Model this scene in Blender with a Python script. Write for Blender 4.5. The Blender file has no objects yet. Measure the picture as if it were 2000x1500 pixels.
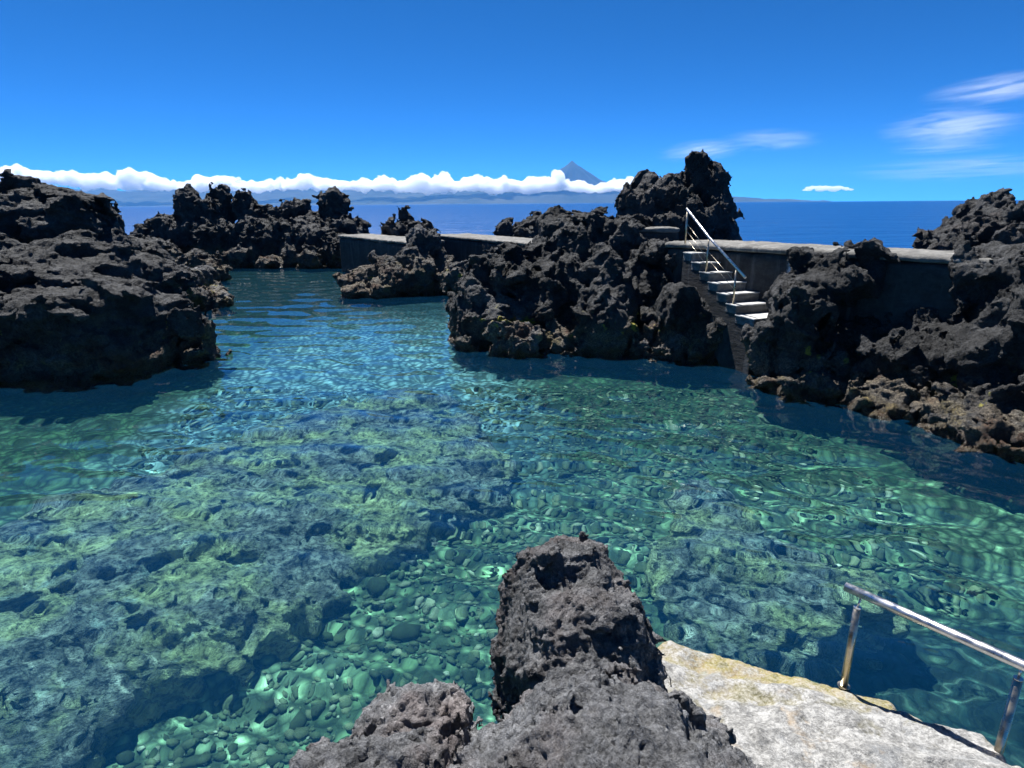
import bpy, math, time
import numpy as np
from mathutils import Vector, Matrix
T0 = time.time()
sc = bpy.context.scene
COL = sc.collection

# ------------------------------------------------------------------ camera
W, H, F = 2000.0, 1500.0, 1200.0          # photograph size and focal length in its pixels
CAM_H = 4.1
PITCH, ROLL = math.radians(16.35), math.radians(0.42)
cam = bpy.data.cameras.new('camera')
cam.sensor_width = 36.0
cam.lens = 36.0 * F / W
cam.clip_start, cam.clip_end = 0.05, 300000.0
cam_ob = bpy.data.objects.new('camera', cam)
COL.objects.link(cam_ob)
CAM_M = Matrix.Translation((0, 0, CAM_H)) @ Matrix.Rotation(math.pi / 2 - PITCH, 4, 'X') @ Matrix.Rotation(-ROLL, 4, 'Z')
cam_ob.matrix_world = CAM_M
sc.camera = cam_ob

# ------------------------------------------------------------------ sky and sun
SUN_EL, SUN_AZ = math.radians(63), math.radians(27)      # azimuth to the left of straight ahead
world = bpy.data.worlds.new('World')
sc.world = world
world.use_nodes = True
wn = world.node_tree
bg = wn.nodes['Background']
sky = wn.nodes.new('ShaderNodeTexSky')
sky.sky_type = 'NISHITA'
sky.sun_disc = False
sky.sun_elevation = SUN_EL
sky.sun_rotation = -SUN_AZ
sky.altitude = 0
sky.air_density = 0.3
sky.dust_density = 0.0
sky.ozone_density = 10.0
hs = wn.nodes.new('ShaderNodeHueSaturation')
hs.inputs['Saturation'].default_value = 1.12
wn.links.new(sky.outputs[0], hs.inputs['Color'])
tint = wn.nodes.new('ShaderNodeMix')
tint.data_type, tint.blend_type = 'RGBA', 'MULTIPLY'
tint.inputs[0].default_value = 1.0
tint.inputs[7].default_value = (0.26, 0.90, 1.06, 1)
wn.links.new(hs.outputs[0], tint.inputs[6])
wn.links.new(tint.outputs[2], bg.inputs[0])
bg.inputs[1].default_value = 0.065
sun = bpy.data.lights.new('sun', 'SUN')
sun.energy = 5.0
sun.angle = math.radians(0.53)
sun.color = (1.0, 0.985, 0.96)
sun_ob = bpy.data.objects.new('sun', sun)
COL.objects.link(sun_ob)
SUN_DIR = Vector((-math.sin(SUN_AZ) * math.cos(SUN_EL), math.cos(SUN_AZ) * math.cos(SUN_EL), math.sin(SUN_EL)))
sun_ob.rotation_euler = SUN_DIR.to_track_quat('Z', 'Y').to_euler()
sun.cycles.is_caustics_light = True
sc.view_settings.view_transform = 'Standard'
sc.view_settings.look = 'None'
sc.view_settings.exposure = 1.25
sc.view_settings.gamma = 1.0
sc.view_settings.use_curve_mapping = False
sc.cycles.use_denoising = True
sc.cycles.max_bounces = 12
sc.cycles.volume_bounces = 10
sc.cycles.sample_clamp_indirect = 6.0
sc.cycles.blur_glossy = 0.15

# ------------------------------------------------------------------ picture to place
R3 = np.array(CAM_M.to_3x3())
ORI = np.array([0, 0, CAM_H])
def ray(px, py):
    d = R3 @ np.array([(px - W / 2) / F, -(py - H / 2) / F, -1.0])
    return d / np.linalg.norm(d)
def at_y(px, py, Y):
    d = ray(px, py)
    return ORI + d * (Y / d[1])
def at_z(px, py, z):
    d = ray(px, py)
    return ORI + d * ((z - CAM_H) / d[2])
def at_bed(px, py, z):
    """where a sight line bent by the water surface meets depth z"""
    d = ray(px, py)
    p = ORI + d * (-CAM_H / d[2])
    h = math.hypot(d[0], d[1])
    s = h / 1.333
    k = (-z) * s / math.sqrt(1 - s * s) / h
    return p + np.array([d[0] * k, d[1] * k, z])
def scale_at(p):
    v = np.asarray(p) - ORI
    return F / float(-(R3.T @ v)[2])          # pixels per metre

# ------------------------------------------------------------------ noise
def _hash(ix, iy, iz, seed):
    h = ix * np.uint32(374761393) + iy * np.uint32(668265263) + iz * np.uint32(2147483647) + np.uint32(seed * 1013904223 & 0xffffffff)
    h = (h ^ (h >> np.uint32(13))) * np.uint32(1274126177)
    h = (h ^ (h >> np.uint32(16))) * np.uint32(2246822519)
    return h ^ (h >> np.uint32(15))
_G = np.random.default_rng(5).normal(size=(256, 3)).astype(np.float32)
_G /= np.linalg.norm(_G, axis=1, keepdims=True)
_GX, _GY, _GZ = [np.ascontiguousarray(_G[:, k]) for k in range(3)]
def _chunks(fn, P, seed, step=65536):
    P = np.ascontiguousarray(P, np.float32)
    out = np.empty(len(P), np.float32)
    for i in range(0, len(P), step):
        out[i:i + step] = fn(P[i:i + step], seed)
    return out
def _perlin(P, seed):
    x, y, z = P[:, 0], P[:, 1], P[:, 2]
    fx, fy, fz = np.floor(x), np.floor(y), np.floor(z)
    ix, iy, iz = [f.astype(np.int32).view(np.uint32) for f in (fx, fy, fz)]
    x, y, z = x - fx, y - fy, z - fz
    u, v, w = [t * t * t * (t * (t * 6 - 15) + 10) for t in (x, y, z)]
    def g(a, b, c):
        h = _hash(ix + np.uint32(a), iy + np.uint32(b), iz + np.uint32(c), seed) & np.uint32(255)
        return _GX[h] * (x - a) + _GY[h] * (y - b) + _GZ[h] * (z - c)
    def lx(b, c):
        p = g(0, b, c)
        return p + u * (g(1, b, c) - p)
    def ly(c):
        p = lx(0, c)
        return p + v * (lx(1, c) - p)
    p = ly(0)
    return (p + w * (ly(1) - p)) * np.float32(1.5)
def perlin(P, seed=0):
    return _chunks(_perlin, P, seed)
def fbm(P, octv=4, seed=0, gain=0.5):
    out, a, s = 0, 1.0, 1.0
    P = np.asarray(P, np.float32)
    for o in range(octv):
        out = out + np.float32(a) * perlin(P * np.float32(s) + np.float32(17.3 * o), seed + o)
        a *= gain
        s *= 2.03
    return out
def ridged(P, octv=2, seed=0, gain=0.5):
    """sharp crests, -1..1"""
    out, a, s, t = 0, 1.0, 1.0, 0.0
    P = np.asarray(P, np.float32)
    for o in range(octv):
        out = out + np.float32(a) * (1 - np.float32(3.2) * np.abs(perlin(P * np.float32(s) + np.float32(9.1 * o), seed + o)))
        t += a
        a *= gain
        s *= 2.1
    return out / np.float32(t)
def _worley(P, seed):
    x, y, z = P[:, 0], P[:, 1], P[:, 2]
    fx, fy, fz = np.floor(x - 0.5), np.floor(y - 0.5), np.floor(z - 0.5)
    ix, iy, iz = [f.astype(np.int32).view(np.uint32) for f in (fx, fy, fz)]
    x, y, z = x - fx, y - fy, z - fz
    best = np.full(len(x), 9.0, np.float32)
    k = np.float32(0.7 / 1023)
    for a in (0, 1):
        for b in (0, 1):
            for c in (0, 1):
                h = _hash(ix + np.uint32(a), iy + np.uint32(b), iz + np.uint32(c), seed)
                dx = (h & np.uint32(1023)) * k + np.float32(a + 0.15) - x
                dy = ((h >> np.uint32(10)) & np.uint32(1023)) * k + np.float32(b + 0.15) - y
                dz = ((h >> np.uint32(20)) & np.uint32(1023)) * k + np.float32(c + 0.15) - z
                best = np.minimum(best, (dx * dx + dy * dy + dz * dz).astype(np.float32))
    return np.sqrt(best)
def _facet(P, seed):
    """broken faces: in every cell a plane of its own tilt, stepping at the cracks"""
    x, y, z = P[:, 0], P[:, 1], P[:, 2]
    fx, fy, fz = np.floor(x - 0.5), np.floor(y - 0.5), np.floor(z - 0.5)
    ix, iy, iz = [f.astype(np.int32).view(np.uint32) for f in (fx, fy, fz)]
    x, y, z = x - fx, y - fy, z - fz
    best = np.full(len(x), 9.0, np.float32)
    val = np.zeros(len(x), np.float32)
    k = np.float32(0.7 / 1023)
    for a in (0, 1):
        for b in (0, 1):
            for c in (0, 1):
                h = _hash(ix + np.uint32(a), iy + np.uint32(b), iz + np.uint32(c), seed)
                dx = (h & np.uint32(1023)) * k + np.float32(a + 0.15) - x
                dy = ((h >> np.uint32(10)) & np.uint32(1023)) * k + np.float32(b + 0.15) - y
                dz = ((h >> np.uint32(20)) & np.uint32(1023)) * k + np.float32(c + 0.15) - z
                d = (dx * dx + dy * dy + dz * dz).astype(np.float32)
                m = d < best
                q = (h ^ (h >> np.uint32(7))) & np.uint32(255)
                v = (_GX[q] * dx + _GY[q] * dy + _GZ[q] * dz) * np.float32(1.3) + ((h >> np.uint32(5)) & np.uint32(63)) * np.float32(0.5 / 63) - np.float32(0.25)
                best = np.where(m, d, best)
                val = np.where(m, v, val)
    return val.astype(np.float32)
def facet(P, seed=0):
    return _chunks(_facet, P, seed)
def worley(P, seed=0):
    return _chunks(_worley, P, seed)

# ------------------------------------------------------------------ meshes and things
def new_mesh(name, V, Fq, smooth=True):
    V = np.ascontiguousarray(V, np.float32)
    Fq = np.ascontiguousarray(Fq, np.int32)
    n = Fq.shape[1]
    me = bpy.data.meshes.new(name)
    me.vertices.add(len(V))
    me.vertices.foreach_set('co', V.ravel())
    me.loops.add(Fq.size)
    me.loops.foreach_set('vertex_index', Fq.ravel())
    me.polygons.add(len(Fq))
    me.polygons.foreach_set('loop_start', np.arange(0, Fq.size, n, dtype=np.int32))
    me.polygons.foreach_set('loop_total', np.full(len(Fq), n, np.int32))
    me.polygons.foreach_set('use_smooth', np.full(len(Fq), smooth, bool))
    me.update(calc_edges=True)
    me.validate()
    return me
def link(name, me, mat=None, parent=None):
    o = bpy.data.objects.new(name, me)
    COL.objects.link(o)
    if mat is not None and me is not None and not me.materials:
        me.materials.append(mat)
    if parent is not None:
        o.parent = parent
    return o
def tag(o, label=None, cat=None, group=None, kind=None):
    for k, v in (('label', label), ('category', cat), ('group', group), ('kind', kind)):
        if v:
            o[k] = v
    return o
def receiver(o):
    o.cycles.is_caustics_receiver = True
    return o
def empty(name, loc=(0, 0, 0)):
    o = bpy.data.objects.new(name, None)
    o.location = loc
    COL.objects.link(o)
    return o

def surface_nets(D, lo, h):
    """quads over the zero level of the grid D (negative inside)"""
    S = D < 0
    nx, ny, nz = D.shape
    cnt = np.zeros((nx - 1, ny - 1, nz - 1), np.int8)
    for a in (0, 1):
        for b in (0, 1):
            for c in (0, 1):
                cnt += S[a:nx - 1 + a, b:ny - 1 + b, c:nz - 1 + c]
    mixed = (cnt > 0) & (cnt < 8)
    ci, cj, ck = np.nonzero(mixed)
    idx = np.full(mixed.shape, -1, np.int64)
    idx[ci, cj, ck] = np.arange(len(ci))
    acc = np.zeros((len(ci), 3), np.float32)
    num = np.zeros(len(ci), np.float32)
    corners = [(a, b, c) for a in (0, 1) for b in (0, 1) for c in (0, 1)]
    for A in corners:
        for ax in range(3):
            if A[ax]:
                continue
            B = list(A)
            B[ax] = 1
            va = D[ci + A[0], cj + A[1], ck + A[2]]
            vb = D[ci + B[0], cj + B[1], ck + B[2]]
            m = (va < 0) != (vb < 0)
            t = np.where(m, va / np.where(m, va - vb, 1), 0)
            for k in range(3):
                acc[:, k] += np.where(m, A[k] + (t if k == ax else 0), 0)
            num += m
    V = (np.stack([ci, cj, ck], -1) + acc / num[:, None]) * h + np.asarray(lo)
    quads = []
    for ax in range(3):
        o1, o2 = [(1, 2), (2, 0), (0, 1)][ax]
        sl0 = [slice(None)] * 3
        sl1 = [slice(None)] * 3
        sl0[ax] = slice(0, -1)
        sl1[ax] = slice(1, None)
        a, b = S[tuple(sl0)], S[tuple(sl1)]
        e = np.stack(np.nonzero(a != b), -1)
        ok = (e[:, o1] > 0) & (e[:, o2] > 0) & (e[:, o1] < D.shape[o1] - 1) & (e[:, o2] < D.shape[o2] - 1)
        e = e[ok]
        inside_first = a[e[:, 0], e[:, 1], e[:, 2]]
        q = []
        for (s1, s2) in ((1, 1), (0, 1), (0, 0), (1, 0)):
            c = e.copy()
            c[:, o1] -= s1
            c[:, o2] -= s2
            q.append(idx[c[:, 0], c[:, 1], c[:, 2]])
        q = np.stack(q, -1)
        q[~inside_first] = q[~inside_first][:, ::-1]
        quads.append(q)
    return V, np.concatenate(quads)

def drop_crumbs(V, Q, least=0.02):
    """keep only the pieces that hold a fair share of the surface"""
    a = np.concatenate([Q[:, 0], Q[:, 1], Q[:, 2]])
    b = np.concatenate([Q[:, 1], Q[:, 2], Q[:, 3]])
    lab = np.arange(len(V))
    while True:
        la, lb = lab[a], lab[b]
        dif = la != lb
        if not dif.any():
            break
        lo, hi = np.minimum(la[dif], lb[dif]), np.maximum(la[dif], lb[dif])
        o = np.argsort(-lo, kind='stable')
        lab[hi[o]] = lo[o]
        while True:
            nx = lab[lab]
            if (nx == lab).all():
                break
            lab = nx
    size = np.bincount(lab[Q[:, 0]], minlength=len(V))
    Q = Q[size[lab[Q[:, 0]]] > least * len(Q)]
    u, inv = np.unique(Q, return_inverse=True)
    return V[u], inv.reshape(Q.shape)

def vnormals(V, Q):
    n = np.cross(V[Q[:, 2]] - V[Q[:, 0]], V[Q[:, 3]] - V[Q[:, 1]])
    N = np.zeros_like(V)
    for k in range(4):
        for c in range(3):
            N[:, c] += np.bincount(Q[:, k], n[:, c], len(V))
    return N / np.maximum(np.linalg.norm(N, axis=1, keepdims=True), 1e-12)

def ell(p, r, yaw=0.0):
    return ('e', np.asarray(p, float), np.asarray(r, float), yaw)
def box(p, r, yaw=0.0, rnd=0.15):
    return ('b', np.asarray(p, float), np.asarray(r, float), yaw, rnd)
def px(x, y, Y, rx, ry, rd, yaw=0.0):
    """ellipsoid that shows at pixel x, y with radii rx, ry when it stands Y metres ahead"""
    p = at_y(x, y, Y)
    s = scale_at(p)
    return ell(p, (rx / s, rd, ry / s), yaw)
def pxb(x, y, Y, rx, ry, rd, yaw=0.0, rnd=0.3):
    p = at_y(x, y, Y)
    s = scale_at(p)
    return box(p, (rx / s, rd, ry / s), yaw, rnd)
def prim(P, b):
    q = P - b[1].astype(np.float32)
    if b[3]:
        c, s = math.cos(b[3]), math.sin(b[3])
        q = np.stack([q[:, 0] * c + q[:, 1] * s, -q[:, 0] * s + q[:, 1] * c, q[:, 2]], -1)
    r = b[2].astype(np.float32)
    if b[0] == 'e':
        k0 = np.linalg.norm(q / r, axis=1)
        k1 = np.linalg.norm(q / (r * r), axis=1)
        return k0 * (k0 - 1) / np.maximum(k1, 1e-6)
    d = np.abs(q) - (r - b[4])
    return np.linalg.norm(np.maximum(d, 0), axis=1) + np.minimum(d.max(1), 0) - b[4]

def reach_of(b):
    r = np.abs(b[2])
    m = math.hypot(r[0], r[1]) if b[3] else 0
    return np.array([max(r[0], m), max(r[1], m), r[2]])
def rock_data(blobs, h, zlo=-1.75, k=0.12, big=(1.3, 0.28), lumps=((0.75, 0.2),), crest=((0.55, 0.14), (0.24, 0.07)), pits=((0.16, 0.05),),
              seed=0, cut=(), zclamp=0.2, sub=0, finest=(), aniso=(1, 1, 1), chips=(), loose=0.02):
    """lava: blended blobs broken up by lumps, sharp crests, pits and grain; returns vertices and quads"""
    lo = np.min([b[1] - reach_of(b) for b in blobs], 0) - 0.5
    hi = np.max([b[1] + reach_of(b) for b in blobs], 0) + 0.5
    if zclamp is not None:
        lo[2] = zlo - 2 * h
    n = np.ceil((hi - lo) / h).astype(int) + 1
    ax = [np.arange(n[i], dtype=np.float32) * np.float32(h) + np.float32(lo[i]) for i in range(3)]
    zc = ax[2] if zclamp is None else np.maximum(ax[2], np.float32(zclamp))
    D = np.full(n, 5.0, np.float32)
    def window(b, pad):
        r = reach_of(b) + pad
        sl = []
        for i, a in enumerate((ax[0], ax[1], zc)):
            w = np.nonzero(np.abs(a - b[1][i]) < r[i])[0]
            if not len(w):
                return None
            sl.append(slice(w[0], w[-1] + 1))
        g = np.meshgrid(ax[0][sl[0]], ax[1][sl[1]], zc[sl[2]], indexing='ij')
        return tuple(sl), np.stack([q.ravel() for q in g], -1), g[0].shape
    for b in blobs:
        w = window(b, 0.8)
        if w is None:
            continue
        d = prim(w[1], b).reshape(w[2])
        a = D[w[0]]
        e = np.maximum(k - np.abs(a - d), 0) / k
        D[w[0]] = np.minimum(a, d) - e * e * k * 0.25
    for b in cut:
        w = window(b, 0.5)
        if w is not None:
            D[w[0]] = np.maximum(D[w[0]], -prim(w[1], b).reshape(w[2]))
    amp = big[1] + sum(a for _, a in lumps) * 0.8 + sum(a for _, a in crest) * 0.8 + sum(a for _, a in chips) * 0.8 + 0.04
    bi = np.nonzero(np.abs(D) < amp)
    Q = np.stack([ax[i][bi[i]] for i in range(3)], -1) / np.asarray(aniso, np.float32)
    d = D[bi] + big[1] * fbm(Q / big[0], 2, seed)
    near = np.abs(d) < amp - big[1] + 0.04
    Q = Q[near]
    dn = d[near]
    warp = 0.22 * np.stack([perlin(Q * 1.7, seed + 31), perlin(Q * 1.7, seed + 32), perlin(Q * 1.7, seed + 33)], -1)
    Qw = Q + warp
    for j, (s_, a) in enumerate(lumps):
        dn = dn + a * (worley(Qw / s_, seed + 50 + j) * 1.5 - 0.75)
    for j, (s_, a) in enumerate(chips):
        dn = dn + a * facet(Qw / s_, seed + 60 + j)
    for j, (s_, a) in enumerate(crest):
        dn = dn - a * ridged(Qw / s_, 1, seed + 70 + j)
    for j, (s_, a) in enumerate(pits):
        dn = dn + a * np.maximum(0.62 - worley(Q / s_, seed + 80 + j), -0.1) * 2
    d[near] = dn
    D[bi] = d
    D[:, :, 0] = 1.0
    for sl in ((0,), (-1,), (slice(None), 0), (slice(None), -1), (slice(None), slice(None), -1)):
        D[sl] = np.maximum(D[sl], 0.01)
    V, Qd = surface_nets(D, lo, h)
    if loose is not None:
        V, Qd = drop_crumbs(V, Qd, loose)
    for _ in range(sub):                      # halve every quad
        E = np.sort(np.concatenate([Qd[:, [0, 1]], Qd[:, [1, 2]], Qd[:, [2, 3]], Qd[:, [3, 0]]]), 1)
        key = E[:, 0].astype(np.int64) * len(V) + E[:, 1]
        uq, inv = np.unique(key, return_inverse=True)
        mid = 0.5 * (V[uq // len(V)] + V[uq % len(V)])
        cen = V[Qd].mean(1)
        nq = len(Qd)
        m = inv.reshape(4, nq) + len(V)
        c = np.arange(nq) + len(V) + len(mid)
        V2 = np.concatenate([V, mid, cen])
        Qd = np.concatenate([np.stack([Qd[:, i], m[i], c, m[i - 1]], -1) for i in range(4)])
        V = V2
    if finest:
        N = vnormals(V, Qd)
        t = 0
        for j, (s_, a, kind) in enumerate(finest):
            if kind == 'w':
                t = t - a * (worley(V / s_, seed + 90 + j) * 1.6 - 0.8)
            elif kind == 'c':
                t = t + a * facet(V / s_, seed + 95 + j)
            elif kind == 'r':
                t = t + a * ridged(V / s_, 2, seed + 100 + j)
            elif kind == 'p':
                t = t - a * np.maximum(0.5 - worley(V / s_, seed + 120 + j), 0) * 3
            else:
                t = t + a * fbm(V / s_, 3, seed + 110 + j)
        V = V + N * t[:, None]
    return V, Qd

# ------------------------------------------------------------------ materials
class NT:
    def __init__(self, name):
        self.m = bpy.data.materials.new(name)
        self.m.use_nodes = True
        self.t = self.m.node_tree
        self.b = self.t.nodes['Principled BSDF']
        self.o = self.t.nodes['Material Output']
        self.tc = self.t.nodes.new('ShaderNodeTexCoord').outputs['Object']
    def n(self, typ, **kw):
        x = self.t.nodes.new(typ)
        for k, v in kw.items():
            setattr(x, k, v)
        return x
    def l(self, a, b):
        self.t.links.new(a, b)
    def sv(self, sock, v):
        if hasattr(v, 'is_linked'):
            self.l(v, sock)
        else:
            sock.default_value = v
    def noise(self, scale, detail=4, rough=0.55, vec=None, dist=0.0):
        x = self.n('ShaderNodeTexNoise')
        self.l(vec or self.tc, x.inputs['Vector'])
        x.inputs['Scale'].default_value = scale
        x.inputs['Detail'].default_value = detail
        x.inputs['Roughness'].default_value = rough
        x.inputs['Distortion'].default_value = dist
        return x.outputs['Fac']
    def voronoi(self, scale, vec=None, feature='F1', out='Distance'):
        x = self.n('ShaderNodeTexVoronoi', feature=feature)
        self.l(vec or self.tc, x.inputs['Vector'])
        x.inputs['Scale'].default_value = scale
        return x.outputs[out]
    def ramp(self, v, stops, interp='LINEAR'):
        x = self.n('ShaderNodeValToRGB')
        x.color_ramp.interpolation = interp
        e = x.color_ramp.elements
        while len(e) < len(stops):
            e.new(0.5)
        for el, (p, c) in zip(e, stops):
            el.position = p
            c = (c, c, c) if not hasattr(c, '__len__') else c
            el.color = (*c, 1)
        self.l(v, x.inputs[0])
        return x.outputs[0]
    def mix(self, f, a, b, mode='MIX'):
        x = self.n('ShaderNodeMix', data_type='RGBA', blend_type=mode)
        self.sv(x.inputs[0], f)
        for s, v in ((x.inputs[6], a), (x.inputs[7], b)):
            self.sv(s, v if hasattr(v, 'is_linked') else (*v, 1))
        return x.outputs[2]
    def math(self, op, a, b=0.0, clamp=False):
        x = self.n('ShaderNodeMath', operation=op, use_clamp=clamp)
        self.sv(x.inputs[0], a)
        self.sv(x.inputs[1], b)
        return x.outputs[0]
    def span(self, v, lo, hi, a=0.0, b=1.0):
        x = self.n('ShaderNodeMapRange')
        self.sv(x.inputs[0], v)
        for i, q in enumerate((lo, hi, a, b)):
            x.inputs[i + 1].default_value = q
        return x.outputs[0]
    def pos(self):
        x = self.n('ShaderNodeSeparateXYZ')
        g = self.n('ShaderNodeNewGeometry')
        self.l(g.outputs['Position'], x.inputs[0])
        return x.outputs
    def bump(self, height, strength, dist, normal=None):
        x = self.n('ShaderNodeBump')
        self.sv(x.inputs['Height'], height)
        x.inputs['Strength'].default_value = strength
        x.inputs['Distance'].default_value = dist
        if normal is not None:
            self.l(normal, x.inputs['Normal'])
        return x.outputs[0]
    def done(self, color=None, rough=None, normal=None, spec=None, metal=None):
        if color is not None:
            self.sv(self.b.inputs['Base Color'], color if hasattr(color, 'is_linked') else (*color, 1))
        if rough is not None:
            self.sv(self.b.inputs['Roughness'], rough)
        if normal is not None:
            self.l(normal, self.b.inputs['Normal'])
        if spec is not None:
            self.sv(self.b.inputs['Specular IOR Level'], spec)
        if metal is not None:
            self.b.inputs['Metallic'].default_value = metal
        return self.m

def lava_material(name, tone=1.0, warm=0.0, grain=1.0, tide=True, tide_top=0.75, lichen=0.0, cover=0.0):
    n = NT(name)
    a = n.noise(0.55, 3, 0.6)
    b = n.noise(3.2 * grain, 5, 0.65)
    c = n.noise(26 * grain, 4, 0.7)
    g = n.math('ADD', n.math('MULTIPLY', a, 0.4), n.math('ADD', n.math('MULTIPLY', b, 0.35), n.math('MULTIPLY', c, 0.35)))
    col = n.ramp(g, [(0.38, (0.009 * tone, 0.0092 * tone, 0.010 * tone)), (0.50, (0.030 * tone, 0.0302 * tone, 0.0310 * tone)),
                     (0.62, (0.095 * tone, 0.0958 * tone, 0.098 * tone)), (0.76, (0.25 * tone, 0.25 * tone, 0.252 * tone))])
    if warm:
        col = n.mix(n.math('MULTIPLY', n.ramp(n.noise(1.7, 3), [(0.48, 0.0), (0.62, 1.0)]), warm), col, (0.12 * tone, 0.096 * tone, 0.09 * tone))
    rough = n.ramp(c, [(0.3, 0.62), (0.7, 0.9)])
    if tide:
        z = n.pos()[2]
        wob = n.math('ADD', z, n.math('MULTIPLY', n.math('SUBTRACT', n.noise(1.3, 4), 0.5), 1.3))
        band = n.span(wob, tide_top, tide_top * 0.45)
        patch = n.ramp(n.noise(2.3, 5, 0.65), [(0.40 - cover, 0.0), (0.52 - cover, 1.0)])
        kind = n.noise(1.1, 2)
        crust = n.ramp(kind, [(0.36, (0.17, 0.08, 0.045)), (0.46, (0.34, 0.27, 0.18)), (0.56, (0.30, 0.27, 0.22)), (0.64, (0.36, 0.28, 0.10))])
        crust = n.mix(n.ramp(c, [(0.4, 1.0), (0.6, 0.0)]), crust, (0.07, 0.055, 0.04))
        col = n.mix(n.math('MULTIPLY', n.math('MULTIPLY', band, patch), 0.8), col, crust)
        if lichen:
            hi = n.math('MULTIPLY', n.span(wob, 0.45, 0.65), n.span(wob, 1.3, 0.95))
            yl = n.math('MULTIPLY', hi, n.ramp(n.noise(1.6, 5, 0.65), [(0.70 - 0.05 * lichen, 0.0), (0.75 - 0.05 * lichen, 1.0)]))
            col = n.mix(yl, col, (0.40, 0.36, 0.055))
        wet = n.span(n.math('ADD', z, n.math('MULTIPLY', n.noise(4, 3), 0.16)), 0.38, 0.18)
        red = n.mix(n.ramp(n.noise(2.9, 4), [(0.4, 0.0), (0.6, 1.0)]), (0.055, 0.028, 0.018), (0.085, 0.07, 0.04))
        col = n.mix(n.math('MULTIPLY', wet, 0.75), col, red)
        rough = n.math('SUBTRACT', rough, n.math('MULTIPLY', wet, 0.45), True)
    v = n.voronoi(9 * grain)
    hgt = n.math('ADD', n.math('MULTIPLY', n.noise(11 * grain, 6, 0.75), 1.0), n.math('MULTIPLY', v, -0.5))
    wv = n.n('ShaderNodeVectorMath', operation='MULTIPLY_ADD')
    nz = n.n('ShaderNodeTexNoise')
    n.l(n.tc, nz.inputs['Vector'])
    nz.inputs['Scale'].default_value = 2.0 * grain
    nz.inputs['Detail'].default_value = 3
    n.l(nz.outputs['Color'], wv.inputs[0])
    wv.inputs[1].default_value = (0.5 / grain,) * 3
    n.l(n.tc, wv.inputs[2])
    crack = n.ramp(n.voronoi(2.4 * grain, wv.outputs[0], 'DISTANCE_TO_EDGE'), [(0.0, 0.0), (0.09, 1.0)])
    crack2 = n.ramp(n.voronoi(6.5 * grain, wv.outputs[0], 'DISTANCE_TO_EDGE'), [(0.0, 0.0), (0.12, 1.0)])
    nm = n.bump(n.math('ADD', n.math('MULTIPLY', crack, 1.0), n.math('MULTIPLY', crack2, 0.45)), 1.0, 0.13 / grain)
    nm = n.bump(hgt, 1.0, 0.28 / grain, nm)
    nm = n.bump(n.noise(48 * grain, 4, 0.75), 0.8, 0.03 / grain, nm)
    return n.done(col, rough, nm, 0.35)

M = {}
M['lava'] = lava_material('lava', 0.95, lichen=1.6, tide_top=1.05, cover=0.03)
M['lava_far'] = lava_material('lava_far', 0.95, tide_top=1.6, lichen=0.6)
M['lava_dry'] = lava_material('lava_dry', 1.0, warm=0.35, tide=False)
M['lava_near'] = lava_material('lava_near', 2.5, warm=0.22, grain=2.6, tide=False)
M['lava_rust'] = lava_material('lava_rust', 2.6, warm=0.55, grain=2.6, tide=False)
M['lava_tan'] = lava_material('lava_tan', 1.7, lichen=1.0, tide_top=2.1, cover=0.06)
M['lava_tide'] = lava_material('lava_tide', 1.9, lichen=2.2, tide_top=1.5, cover=0.02)

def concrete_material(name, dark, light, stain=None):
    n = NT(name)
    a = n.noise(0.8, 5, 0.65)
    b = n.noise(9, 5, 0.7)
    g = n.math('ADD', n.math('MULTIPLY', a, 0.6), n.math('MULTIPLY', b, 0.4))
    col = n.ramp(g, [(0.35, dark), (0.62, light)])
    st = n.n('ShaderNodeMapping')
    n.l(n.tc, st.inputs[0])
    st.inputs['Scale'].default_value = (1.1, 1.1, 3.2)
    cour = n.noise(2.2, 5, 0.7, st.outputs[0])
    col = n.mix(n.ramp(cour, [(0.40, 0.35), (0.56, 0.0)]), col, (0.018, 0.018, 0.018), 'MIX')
    dm = n.n('ShaderNodeMapping')
    n.l(n.tc, dm.inputs[0])
    dm.inputs['Scale'].default_value = (1.0, 1.0, 0.12)
    drip = n.ramp(n.noise(3.4, 5, 0.7, dm.outputs[0]), [(0.54, 0.0), (0.70, 0.5)])
    col = n.mix(drip, col, tuple(min(0.8, x * 2.2) for x in light))
    if stain is not None:
        v = n.n('ShaderNodeVectorMath', operation='SUBTRACT')
        g2 = n.n('ShaderNodeNewGeometry')
        n.l(g2.outputs['Position'], v.inputs[0])
        v.inputs[1].default_value = stain
        s = n.n('ShaderNodeVectorMath', operation='MULTIPLY')
        n.l(v.outputs[0], s.inputs[0])
        s.inputs[1].default_value = (4.5, 4.5, 1.5)
        ln = n.n('ShaderNodeVectorMath', operation='LENGTH')
        n.l(s.outputs[0], ln.inputs[0])
        f = n.math('MULTIPLY', n.span(ln.outputs['Value'], 1.0, 0.6), n.ramp(n.noise(5, 5, 0.7), [(0.38, 0.0), (0.52, 1.0)]))
        col = n.mix(f, col, (0.55, 0.58, 0.6))
    nm = n.bump(n.math('ADD', n.math('MULTIPLY', cour, 1.0), n.math('MULTIPLY', n.noise(30, 4, 0.7), 0.35)), 0.7, 0.05)
    return n.done(col, 0.88, nm, 0.25)
M['tread'] = concrete_material('tread', (0.34, 0.335, 0.32), (0.56, 0.555, 0.53))

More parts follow.
